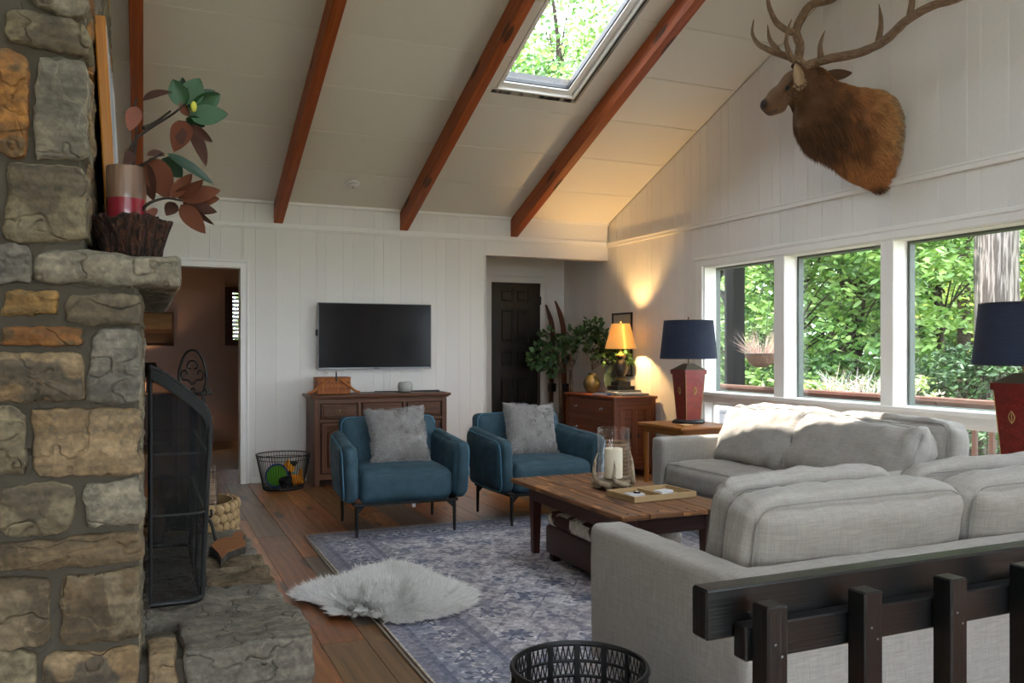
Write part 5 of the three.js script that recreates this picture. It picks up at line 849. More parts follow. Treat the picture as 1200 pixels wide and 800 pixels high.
// ---------- lamps ----------
const shadeGeo = (r0, r1, h, k = 44) => lathe([[r0, 0], [r1, h], [r1 - 0.003, h], [r0 - 0.003, 0.0], [r0, 0]], k);
function redLamp(label, pos) {
  const t = thing('table_lamp', label, 'lamp', pos, 0.0, 'red table lamps with navy shades');
  const red = phy({ map: tex(256, 256, (u, v) => mix3(hex(0x600f0d), hex(0x841914), fb(u, v, 5, 9, 4, 1000)).map((c, i) => c + (fb(u, v, 40, 60, 3, 1010) > 0.68 ? 0.12 : 0)), true, [2, 2]), roughness: 0.35, clearcoat: 0.4 }), gold = std({ color: 0xb59a5c, roughness: 0.6 });
  part(t, 'foot', [lathe([[0, 0], [0.135, 0], [0.135, 0.016], [0.112, 0.03], [0, 0.03]], 8).rotateY(PI / 8)], M.black, 'octagonal black foot');
  const sq = (a, b, y0, y1) => { const g = new THREE.CylinderGeometry(b * 1.414, a * 1.414, y1 - y0, 4, 1).rotateY(PI / 4); return toCreasedNormals(g, 0.3).translate(0, (y0 + y1) / 2, 0); };
  const body = part(t, 'body', sq(0.068, 0.094, 0.03, 0.4), red, 'tapering red lacquered body'); part(t, 'collar', sq(0.104, 0.106, 0.398, 0.435), red);
  part(t, 'gold_edge', [-1, 1].flatMap((x) => [-1, 1].map((z) => rod([x * 0.068, 0.03, z * 0.068], [x * 0.0945, 0.4, z * 0.0945], 0.0022, 5))), gold);
  part(t, 'cap', sq(0.1, 0.03, 0.435, 0.485), std({ color: 0x6d6656, roughness: 0.5 }));
  const leaf = (y, s) => { const q = []; for (let i = 0; i <= 10; i++) { const a = i / 10; q.push([s * sin(a * PI) * 0.016, y + a * 0.062, 0]); } return tube(q, 0.0022, 16, 5); };
  for (const [ry] of [[0], [PI / 2], [PI], [-PI / 2]]) part(body, 'motif', [leaf(0.235, 1), leaf(0.235, -1), rod([0, 0.24, 0], [0, 0.285, 0], 0.0016, 5)].map((g) => g.rotateX(0.07).translate(0, 0, 0.07).rotateY(ry)), gold, 'small gilt leaf');
  part(t, 'stem', rod([0, 0.48, 0], [0, 0.83, 0], 0.006), M.brass); part(t, 'finial', lathe([[0, 0.825], [0.008, 0.83], [0.004, 0.845], [0.009, 0.855], [0, 0.872]], 14), M.brass);
  const navy = phy({ map: tex(256, 256, (u, v) => mix3(hex(0x12182a), hex(0x262f45), fb(u, v, 10, 120, 3, 1030) * 0.7 + fb(u, v, 120, 10, 2, 1033) * 0.3), true, [3, 3]), roughness: 0.9, sheen: 0.3, sheenColor: new THREE.Color(0.2, 0.22, 0.3) });
  part(t, 'shade', shadeGeo(0.232, 0.2, 0.31).translate(0, 0.525, 0), navy, 'navy linen drum shade'); part(t, 'shade_rim', [new THREE.TorusGeometry(0.2, 0.0035, 6, 50).rotateX(PI / 2).translate(0, 0.834, 0), new THREE.TorusGeometry(0.232, 0.0035, 6, 50).rotateX(PI / 2).translate(0, 0.526, 0)], M.black);
  part(t, 'spider', [rod([-0.2, 0.822, 0], [0.2, 0.822, 0], 0.0025), rod([0, 0.822, -0.2], [0, 0.822, 0.2], 0.0025)], M.brass); part(t, 'bulb', new THREE.SphereGeometry(0.03, 16, 12).translate(0, 0.68, 0), std({ color: 0xe8e4da, roughness: 0.3 }));
}
redLamp('tall red lacquer lamp with navy shade between sofa and chest', [4.09, 0.661, -5.76]);
redLamp('tall red lacquer lamp with navy shade between the two sofas', [4.05, 0.661, -2.86]);
{ // the lit lamp
  const t = thing('lit_table_lamp', 'glowing cream shaded lamp with dark turned base on the chest', 'lamp', [4.52, 0.792 + 0.052, -7.55]);
  const dk = phy({ color: 0x1d1611, roughness: 0.3, clearcoat: 0.4 }), gd = phy({ color: 0xa07c3a, roughness: 0.35, metalness: 0.8 });
  part(t, 'plinth', [bb(-0.105, 0.105, 0, 0.04, -0.105, 0.105, 0.004), bb(-0.075, 0.075, 0.04, 0.085, -0.075, 0.075, 0.004)], M.black);
  part(t, 'turned_base', latheS([[0, 0.085], [0.06, 0.085], [0.06, 0.1], [0.045, 0.11], [0.055, 0.122], [0.04, 0.135], [0.05, 0.155], [0.068, 0.185], [0.074, 0.215], [0.066, 0.255], [0.046, 0.295], [0.036, 0.315], [0.05, 0.33], [0.056, 0.345], [0, 0.345]], 36), dk);
  part(t, 'gilt_ring', [new THREE.TorusGeometry(0.052, 0.008, 8, 30).rotateX(PI / 2).translate(0, 0.112, 0)], gd); part(t, 'gilt_cap', lathe([[0, 0.345], [0.056, 0.345], [0.04, 0.36], [0.02, 0.375], [0.01, 0.39], [0, 0.39]], 30), gd);
  part(t, 'stem', rod([0, 0.385, 0], [0, 0.69, 0], 0.004), gd); part(t, 'finial', new THREE.SphereGeometry(0.01, 12, 8).translate(0, 0.7, 0), gd);
  part(t, 'shade', shadeGeo(0.165, 0.095, 0.26).translate(0, 0.42, 0), phy({ color: 0xf6e2b4, roughness: 1, transmission: 0.75, thickness: 0, side: THREE.DoubleSide }), 'pleated cream shade');
  part(t, 'lamp_bulb', new THREE.SphereGeometry(0.028, 16, 12).translate(0, 0.56, 0), std({ color: 0xffe2a0, emissive: new THREE.Color(1, 0.55, 0.16), emissiveIntensity: 14 }), 'glowing bulb');
  const L = new THREE.PointLight(new THREE.Color(1, 0.6, 0.22), 8); L.position.set(0, 0.56, 0); L.shadow.radius = 1.3; L.castShadow = true; t.add(L);
}
// ---------- on and round the chest ----------
{
  const y = 0.791, bk = (label, x, z, yy, w, d, h, c, ry) => { const b = thing('book', label, 'book', [x, yy, z], ry, 'books on the chest'); part(b, 'cover', [bb(-w / 2, w / 2, 0, 0.003, -d / 2, d / 2, 0.001), bb(-w / 2, w / 2, h - 0.003, h, -d / 2, d / 2, 0.001), bb(-w / 2, w / 2, 0, h, d / 2 - 0.003, d / 2, 0.001)], std({ color: c, roughness: 0.6 })); part(b, 'pages', bb(-w / 2 + 0.004, w / 2 - 0.004, 0.003, h - 0.003, -d / 2 + 0.003, d / 2 - 0.003, 0.001), std({ color: 0xd9d2c4, roughness: 0.9 })); };
  bk('large grey book at the bottom of the pile under the lit lamp', 4.53, -7.46, y, 0.34, 0.32, 0.02, 0x6d6f70, 0.1); bk('white book in the middle of the pile under the lit lamp', 4.51, -7.48, y + 0.0205, 0.3, 0.27, 0.016, 0xcfd2d3, -0.08); bk('dark grey book on top of the pile under the lit lamp', 4.52, -7.5, y + 0.037, 0.27, 0.25, 0.0145, 0x4a4c50, 0.05);
  bk('blue book lying open edged beside the book pile on the chest', 4.35, -7.58, y, 0.15, 0.22, 0.018, 0x2d4f86, 0.25);
  const v = thing('pottery_vase', 'round olive glazed pottery vase on the chest', 'vase', [4.44, y, -8.02]);
  part(v, 'body', latheS([[0, 0], [0.045, 0], [0.05, 0.008], [0.075, 0.04], [0.092, 0.085], [0.088, 0.13], [0.06, 0.175], [0.04, 0.19], [0.045, 0.208], [0.04, 0.21], [0.034, 0.19], [0.05, 0.17], [0.08, 0.12], [0, 0.02]], 40), phy({ color: 0x4a442c, roughness: 0.4, clearcoat: 0.3 }));
  const pl = thing('leaning_platter', 'oval green glazed platter leaning on the wall beside the vase', 'platter', [4.6, y + 0.005, -7.86], -0.9); pl.rotation.order = 'YXZ'; pl.rotation.x = -0.2;
  part(pl, 'dish', lathe([[0, 0], [0.07, 0.002], [0.1, 0.016], [0.106, 0.017], [0.1, 0.01], [0.07, -0.006], [0, -0.008]], 40).scale(1, 1, 1.55).rotateX(PI / 2).translate(0, 0.165, 0), phy({ color: 0x34443c, roughness: 0.3, clearcoat: 0.5 })); part(pl, 'foot_ring', new THREE.TorusGeometry(0.05, 0.006, 8, 30).scale(1, 1.55, 1).translate(0, 0.165, -0.01), phy({ color: 0x43544b, roughness: 0.4 }));
  // leafy branches
  const leafG = (() => { const g = new THREE.BufferGeometry(); g.setAttribute('position', new THREE.Float32BufferAttribute([0, 0, 0, -0.42, 0.4, 0.08, 0.42, 0.4, 0.08, -0.3, 0.75, 0.02, 0.3, 0.75, 0.02, 0, 1.05, -0.1, 0, 0.45, -0.04], 3)); g.setIndex([0, 6, 1, 0, 2, 6, 1, 6, 3, 2, 4, 6, 3, 6, 5, 4, 5, 6]); g.computeVertexNormals(); return g; })();
  const foliage = (parent, name, centers, n, len, cols, seed) => { const r = rng(seed), list = []; for (const [cx, cy, cz, rad] of centers) for (let i = 0; i < n; i++) { const d = V(rr(r, -1, 1), rr(r, -1, 1), rr(r, -1, 1)); if (d.length() > 1) { i--; continue; } const p = V(cx, cy, cz).addScaledVector(d, rad); if (p.x > XR - 0.03) p.x = XR - 0.03; const c = new THREE.Color(cols[Math.floor(r() * cols.length)]); list.push({ p, d: d.clone().add(V(rr(r, -0.6, 0.6), rr(r, -0.5, 0.7), rr(r, -0.6, 0.6))).normalize(), a: r() * 6.28, l: len * rr(r, 0.6, 1.2), w: len * rr(r, 0.6, 1), c }); } return hairs(parent, name, list, leafG, std({ roughness: 0.55, side: THREE.DoubleSide })); };
  const twig = std({ color: 0x3a2a1c, roughness: 0.9 });
  const br = thing('leafy_branches', 'dark green leafy branches standing in the olive pottery vase', 'plant', [0, 0, 0]);
  const tips = [[4.42, 1.52, -7.98], [4.5, 1.4, -7.9], [4.36, 1.42, -8.06], [4.62, 1.3, -7.85], [4.66, 1.18, -7.7], [4.44, 1.3, -7.95], [4.55, 1.2, -7.88]];
  tips.forEach(([x, yy, z]) => part(br, 'branch', taper([[4.44, y + 0.02, -8.02], [4.44, y + 0.24, -8.01], [(x + 4.44) / 2, (yy + y + 0.3) / 2, (z - 8.01) / 2], [x, yy, z]], [0.004, 0.0035, 0.002], 14, 6), twig));
  foliage(br, 'leaves', tips.map(([x, yy, z], i) => [x, yy - 0.03, z, i === 4 ? 0.07 : 0.1]), 80, 0.065, [0x35562c, 0x274624, 0x486a36, 0x2f5032], 71);
  // skis and poles in the corner with a garland
  const ski = (label, x, z, h, lean) => { const t = thing('wooden_ski', label, 'ski', [x, 0, z], 0.35, 'old wooden skis in the corner'); t.rotation.z = lean; const pr = []; for (let i = 0; i <= 24; i++) { const k = i / 24, yy = k * h, b = k > 0.78 ? 0.13 * ((k - 0.78) / 0.22) ** 1.8 : 0.012 * sin(k * 4); pr.push([yy, b]); } const pos = [], idx = []; pr.forEach(([yy, b], i) => { const k = i / 24, w = (k > 0.9 ? lerp(0.042, 0.008, (k - 0.9) / 0.1) : 0.038); for (const [s, th] of [[-1, 0], [1, 0], [1, 0.012], [-1, 0.012]]) pos.push(s * w, yy, b * -1 + th); }); for (let i = 0; i < 24; i++) for (let j = 0; j < 4; j++) { const a = i * 4 + j, b = i * 4 + (j + 1) % 4; idx.push(a, b, a + 4, b, b + 4, a + 4); } idx.push(0, 2, 1, 0, 3, 2, 96, 97, 98, 96, 98, 99); const g = new THREE.BufferGeometry(); g.setAttribute('position', new THREE.Float32BufferAttribute(pos, 3)); g.setIndex(idx); part(t, 'blade', toCreasedNormals(g, 0.5), woodMat(0x3a1c10, 0x6a3a20, 33 + Math.round(x * 10), { rough: 0.5 })); part(t, 'binding', [bb(-0.045, 0.045, 0.75, 0.85, -0.02, 0.035, 0.004)], M.black); };
  ski('taller old wooden ski with curled tip beside the alcove wall', 4.62, -8.98, 1.84, 0.03); ski('shorter old wooden ski with curled tip in the corner', 4.48, -9.12, 1.8, -0.03);
  const pole = (label, x, z, h) => { const t = thing('ski_pole', label, 'ski pole', [x, 0, z], 0, 'old ski poles in the corner'); part(t, 'shaft', rod([0, 0, 0], [0.02, h, 0], 0.009), std({ color: 0x4a3524, roughness: 0.7 })); part(t, 'snow_ring', [new THREE.TorusGeometry(0.06, 0.006, 8, 28).rotateX(1.2).translate(0.015, h - 0.12, 0), rod([-0.045, h - 0.12, 0], [0.075, h - 0.12, 0], 0.003)], M.black); };
  pole('ski pole with round basket nearest the dark door', 4.3, -9.1, 1.36); pole('ski pole half hidden by the greenery', 4.38, -8.95, 1.3);
  const ga = thing('greenery_garland', 'leafy green garland draped over the skis', 'garland', [0, 0, 0]); part(ga, 'vine', taper([[4.3, 1.48, -8.95], [4.42, 1.38, -8.85], [4.28, 1.22, -8.85], [4.48, 1.15, -8.75], [4.35, 1.02, -8.8]], [0.005, 0.005, 0.003], 30, 6), twig);
  foliage(ga, 'leaves', [[4.36, 1.38, -8.92, 0.11], [4.58, 1.36, -8.75, 0.13], [4.27, 1.22, -8.88, 0.13], [4.5, 1.26, -8.75, 0.12], [4.36, 1.06, -8.8, 0.12], [4.2, 1.15, -8.92, 0.08]], 62, 0.075, [0x3c5e30, 0x4e7240, 0x2f4d2e, 0x628454], 91);
  const bs = [[4.4, -8.72, 'pale mottled branch standing behind the chest'], [4.48, -8.6, 'brown mottled branch standing behind the chest']]; bs.forEach(([x, z, label]) => { const t = thing('dry_branch', label, 'branch', [x, 0, z], 0, 'bare branches behind the chest'); part(t, 'stem', taper([[0, 0, 0], [0.02, 0.6, 0], [-0.01, 1.2, 0.02]], [0.024, 0.022, 0.016], 16, 8, 0.2), bark); part(t, 'twig', taper([[0.0, 1.0, 0.01], [0.06, 1.15, 0.03], [0.1, 1.32, 0.02]], [0.008, 0.006, 0.003], 8, 6), bark); });
  // framed print on the wall behind the lamp
  const fp = thing('wall_print', 'small black framed print on the plank wall behind the lit lamp', 'picture', [XR - 0.004, 0.97, -7.935]);
  part(fp, 'frame', [bb(-0.02, 0.002, 0, 0.685, -0.205, -0.185), bb(-0.02, 0.002, 0, 0.685, 0.185, 0.205), bb(-0.02, 0.002, 0, 0.02, -0.205, 0.205, 0.002, 'z'), bb(-0.02, 0.002, 0.665, 0.685, -0.205, 0.205, 0.002, 'z')], M.black);
  part(fp, 'mat_board', bb(-0.008, 0, 0.015, 0.67, -0.19, 0.19, 0.001), std({ color: 0xb9b3a6, roughness: 0.6 })); part(fp, 'image', bb(-0.0095, -0.007, 0.13, 0.55, -0.11, 0.11, 0.0005), std({ color: 0x7d6a48, roughness: 0.6 }), 'brown image');
  const wb = thing('wicker_basket', 'round brown wicker basket on the floor between chest and window sofa', 'basket', [3.86, 0, -6.72]); const wk = std({ color: 0x7d6247, roughness: 0.9, bumpMap: barkBump, bumpScale: 0.01 });
  for (let k = 0; k < 12; k++) part(wb, 'woven_coil', new THREE.TorusGeometry(0.2 + 0.02 * sin(k / 12 * PI), 0.0195, 7, 46).rotateX(PI / 2).translate(0, 0.02 + k * 0.0345, 0), wk); part(wb, 'base', lathe([[0, 0.005], [0.2, 0.005], [0.2, 0.02], [0, 0.02]], 30), wk);
}
// ---------- hurricane candle in antlers ----------
{
  const t = thing('hurricane_candle_holder', 'glass hurricane candle holder cradled in antlers on the coffee table', 'candle holder', [2.49, 0.463, -4.24]);
  const antl = std({ map: tex(128, 128, (u, v) => mix3(hex(0x6d5a45), hex(0xc0b29a), fb(u, v, 20, 4, 4, 1100)), true, [4, 4]), roughness: 0.6 });
  part(t, 'glass_cylinder', lathe([[0, 0.05], [0.09, 0.05], [0.092, 0.055], [0.092, 0.345], [0.089, 0.347], [0.087, 0.345], [0.087, 0.06], [0, 0.058]], 48), phy({ color: 0xffffff, transmission: 1, roughness: 0.02, thickness: 0, ior: 1.45 }));
  part(t, 'candle', lathe([[0, 0.06], [0.05, 0.06], [0.052, 0.065], [0.052, 0.225], [0.048, 0.232], [0.02, 0.226], [0, 0.224]], 36), phy({ color: 0xe6ddc6, roughness: 0.5, sheen: 0.2 }), 'cream pillar candle'); part(t, 'wick', rod([0, 0.22, 0], [0.003, 0.242, 0], 0.0015), M.black);
  part(t, 'base_ring', [new THREE.TorusGeometry(0.085, 0.016, 10, 40).rotateX(PI / 2).translate(0, 0.035, 0), lathe([[0, 0.02], [0.085, 0.02], [0.085, 0.05], [0, 0.05]], 30)], antl);
  for (let k = 0; k < 6; k++) { const a = k * PI / 3 + 0.3, c = cos(a), s = sin(a), c2 = cos(a + 0.7), s2 = sin(a + 0.7); part(t, 'antler_tine', taper([[c * 0.07, 0.02, s * 0.07], [c * 0.11, 0.03, s * 0.11], [c2 * 0.122, 0.06, s2 * 0.122], [c2 * 0.125, 0.1 + 0.03 * (k % 3), s2 * 0.125], [c2 * 0.108, 0.14 + 0.035 * (k % 3), s2 * 0.108]], [0.018, 0.017, 0.014, 0.009, 0.002], 22, 8, 0.12), antl); part(t, 'antler_foot', new THREE.SphereGeometry(0.02, 10, 8).scale(1, 0.9, 1).translate(c * 0.095, 0.018, s * 0.095), antl); }
}
{ // tray with game pieces
  const t = thing('wooden_tray', 'shallow pale wood tray with dividers on the coffee table', 'tray', [2.545, 0.4615, -3.93], 0.06), w = woodMat(0x8f7550, 0xc4a87c, 71, { rough: 0.6 });
  part(t, 'floor', bb(-0.2, 0.2, 0, 0.006, -0.13, 0.13, 0.001), w); part(t, 'rim', [bb(-0.205, 0.205, 0, 0.032, 0.122, 0.134, 0.002), bb(-0.205, 0.205, 0, 0.032, -0.134, -0.122, 0.002), bb(-0.205, -0.193, 0, 0.032, -0.13, 0.13, 0.002), bb(0.193, 0.205, 0, 0.032, -0.13, 0.13, 0.002)], w); part(t, 'divider', bb(-0.006, 0.006, 0.005, 0.028, -0.125, 0.125, 0.002), w);
  const cd = (label, x, z, ry, c) => { const o = thing('playing_card_pack', label, 'cards', [2.545 + x, 0.4685, -3.93 + z], ry, 'packs in the wooden tray'); part(o, 'box', bb(-0.045, 0.045, 0, 0.016, -0.032, 0.032, 0.001), std({ color: c, roughness: 0.5 })); part(o, 'flap', bb(0.045, 0.047, 0.002, 0.014, -0.028, 0.028, 0.0005), std({ color: 0x9a9a9a })); };
  cd('white pack lying in the tray half nearest the sofa', 0.1, -0.03, 0.2, 0xd7d8db); cd('white pack with dark badge side in the other tray half', -0.1, -0.01, -0.1, 0xc9cdd4);
  const g = thing('game_piece', 'small black disc in the wooden tray', 'game piece', [2.455, 0.4855, -3.93]); part(g, 'disc', new THREE.CylinderGeometry(0.02, 0.02, 0.008, 20).translate(0, 0.004, 0), M.black); part(g, 'centre', new THREE.CylinderGeometry(0.008, 0.008, 0.002, 14).translate(0, 0.009, 0), M.trim);
}
// ---------- black open weave basket near the sofa arm ----------
{
  const R = 0.192, H = 0.36, t = thing('black_lattice_basket', 'black open lattice basket on the rug beside the sofa arm', 'basket', [1.137, RUGY, -2.125]), m = phy({ color: 0x0e0e10, roughness: 0.5 });
  const hoop = (y, r, w) => new THREE.TorusGeometry(r, w, 7, 64).rotateX(PI / 2).translate(0, y, 0);
  part(t, 'rim', [hoop(H - 0.008, R, 0.0075), hoop(H - 0.003, R * 0.998, 0.006)], m); part(t, 'base', lathe([[0, 0], [R * 0.86, 0], [R * 0.86, 0.01], [0, 0.01]], 40), m);
  const rows = [0.03, 0.075, 0.12, 0.165, 0.21, 0.255, 0.3, H - 0.015], rad = (y) => R * (0.86 + 0.14 * sstep(y, 0, 0.3));
  rows.slice(0, -1).forEach((y) => part(t, 'hoop', hoop(y, rad(y), 0.0055), m));
  for (let k = 0; k < 14; k++) { const a = k / 14 * 2 * PI; part(t, 'stake', bb(-0.009, 0.009, 0, H - 0.01, -0.003, 0.003, 0.002).translate(0, 0, R * 0.97).rotateY(a), m); }
  for (let j = 0; j + 1 < rows.length; j++) { const n = 70, gs = []; for (let i = 0; i < n; i++) { const a = i / n * 2 * PI, b = (i + 0.5) / n * 2 * PI, y0 = rows[j], y1 = rows[j + 1], P = (an, y) => [sin(an) * rad(y), y, cos(an) * rad(y)]; gs.push(rod(P(a, y0), P(b, y1), 0.0022, 4), rod(P(b, y1), P((i + 1) / n * 2 * PI, y0), 0.0022, 4)); } part(t, 'zigzag_band', gs, m); }
  const b = thing('white_ball', 'pale blue white ball inside the black lattice basket', 'ball', [1.13, RUGY + 0.012, -2.13]); const bm = std({ color: 0xb9c4d0, roughness: 0.6 }); part(b, 'shell', new THREE.SphereGeometry(0.14, 30, 20).translate(0, 0.14, 0), bm); part(b, 'seam', new THREE.TorusGeometry(0.1402, 0.0015, 6, 60).translate(0, 0.14, 0), std({ color: 0x8a94a0 }));
}
// ---------- wire toy basket by the doorway ----------
{
  const t = thing('wire_toy_basket', 'black wire basket of pet toys on the floor by the sideboard', 'basket', [1.165, 0, -7.86]), m = M.blackMetal, r0 = 0.175, r1 = 0.24, H = 0.31;
  const hoop = (y, r, w) => new THREE.TorusGeometry(r, w, 6, 48).rotateX(PI / 2).translate(0, y, 0); part(t, 'rim', hoop(H, r1, 0.005), m); part(t, 'hoop', hoop(H - 0.04, lerp(r0, r1, 0.87), 0.003), m); part(t, 'base', [hoop(0.006, r0, 0.006), hoop(0.03, r0 + 0.006, 0.004), lathe([[0, 0.002], [r0, 0.002], [r0, 0.006], [0, 0.006]], 30)], m);
  for (let i = 0; i < 56; i++) { const a = i / 56 * 2 * PI; part(t, 'wire', rod([sin(a) * r0, 0.004, cos(a) * r0], [sin(a) * r1, H, cos(a) * r1], 0.0022, 5), m); }
  const f = thing('flying_disc', 'green flying disc with blue rim in the wire basket', 'toy', [1.1, 0.125, -7.81], 0.2, 'pet toys in the wire basket'); f.rotation.set(1.15, 0.25, 0.5); part(f, 'fabric', lathe([[0, 0.004], [0.095, 0.004], [0.095, -0.004], [0, -0.004]], 40), std({ color: 0x4c8a1c, roughness: 0.8 })); part(f, 'rim', new THREE.TorusGeometry(0.1, 0.01, 8, 44).rotateX(PI / 2), std({ color: 0x1d3f7d, roughness: 0.6 }));
  const toy = (label, pos, c1, c2, s) => { const o = thing('plush_toy', label, 'toy', pos, s, 'pet toys in the wire basket'); part(o, 'body', softBox(0.12, 0.1, 0.11, 0.045, { wr: 0.012, wf: 14, seed: s * 9 }), std({ color: c1, roughness: 0.9 })); part(o, 'patch', at(softBox(0.06, 0.05, 0.05, 0.02, { wr: 0.006, wf: 20, seed: s * 4 }), 0.04, 0.045, 0.04), std({ color: c2, roughness: 0.9 })); part(o, 'ear', at(softBox(0.03, 0.07, 0.02, 0.01, {}), -0.04, 0.06, 0.02), std({ color: c1, roughness: 0.9 })); };
  toy('yellow plush toy with dark patch high in the wire basket', [1.2, 0.175, -7.84], 0xd08a10, 0x15181c, 1); toy('black plush toy with orange patch low in the wire basket', [1.17, 0.075, -7.78], 0x121418, 0xc9780f, 2); toy('orange plush toy with teal patch by the basket wall', [1.27, 0.08, -7.8], 0xc77a14, 0x2a8f9c, 3);
}
// ---------- bedroom things seen through the doorway ----------
{
  const p = thing('bedroom_picture', 'brown landscape picture on the bedroom wall', 'picture', [0.13, 1.3, -12.128]); part(p, 'frame', [bb(-0.25, 0.24, 0, 0.02, 0, 0.03), bb(-0.25, 0.24, 0.43, 0.45, 0, 0.03), bb(0.22, 0.24, 0, 0.45, 0, 0.03), bb(-0.25, -0.23, 0, 0.45, 0, 0.03)], std({ color: 0x4a3524, roughness: 0.6 }));
  part(p, 'canvas', new THREE.PlaneGeometry(0.46, 0.42).translate(-0.005, 0.225, 0.012), std({ map: (() => { const t = tex(128, 128, (u, v) => { const h = v + 0.12 * fb(u, v, 4, 3, 4, 1200); return h < 0.42 ? hex(0x3a2a1c) : h < 0.55 ? hex(0x59422c) : mix3(hex(0x6d5c44), hex(0x857354), fb(u, v, 5, 9, 3, 1210)); }, true, [1, 1]); return t; })(), roughness: 0.7 }), 'hazy brown landscape');
  const b = thing('bed', 'pale cream bed just inside the bedroom', 'bed', [1.72, 0, -10.4]); part(b, 'mattress', at(softBox(1.2, 0.28, 1.9, 0.08, { n: 24, wr: 0.006 }), 0, 0.5, 0), std({ color: 0xb8a590, roughness: 0.95 })); part(b, 'base', at(softBox(1.18, 0.34, 1.86, 0.04, { n: 20 }), 0, 0.18, 0), std({ color: 0xa8937d, roughness: 0.95 })); part(b, 'pillow', at(softBox(0.5, 0.16, 0.36, 0.07, { bulge: [0, 0.03, 0] }), -0.25, 0.7, -0.7), std({ color: 0xc4b5a4, roughness: 0.95 }));
  const n = thing('nightstand', 'dark nightstand under the bedroom picture', 'nightstand', [0.1, 0, -11.85]); part(n, 'cabinet', bb(-0.25, 0.25, 0.08, 0.66, -0.2, 0.2), M.darkWood); part(n, 'top', bb(-0.27, 0.27, 0.66, 0.69, -0.22, 0.22), M.darkWood); part(n, 'leg', [[-1, -1], [1, -1], [-1, 1], [1, 1]].map(([x, z]) => bb(x * 0.22 - 0.02, x * 0.22 + 0.02, 0, 0.1, z * 0.17 - 0.02, z * 0.17 + 0.02)), M.darkWood);
  const l = thing('bedside_lamp', 'dark shaded bedside lamp on the bedroom nightstand', 'lamp', [0.05, 0.691, -11.85]); part(l, 'base', lathe([[0, 0], [0.07, 0], [0.07, 0.01], [0.02, 0.03], [0.015, 0.22], [0, 0.22]], 24), M.black); part(l, 'shade', shadeGeo(0.15, 0.1, 0.19).translate(0, 0.21, 0), std({ color: 0x1c1714, roughness: 0.9 }));
  part(l, 'lamp_bulb', new THREE.SphereGeometry(0.025, 14, 10).translate(0, 0.3, 0), std({ color: 0xffe2b0, emissive: new THREE.Color(1, 0.6, 0.3), emissiveIntensity: 4 })); const L = new THREE.PointLight(new THREE.Color(1, 0.6, 0.32), 1.0); L.position.set(0, 0.3, 0); L.castShadow = true; l.add(L);
}
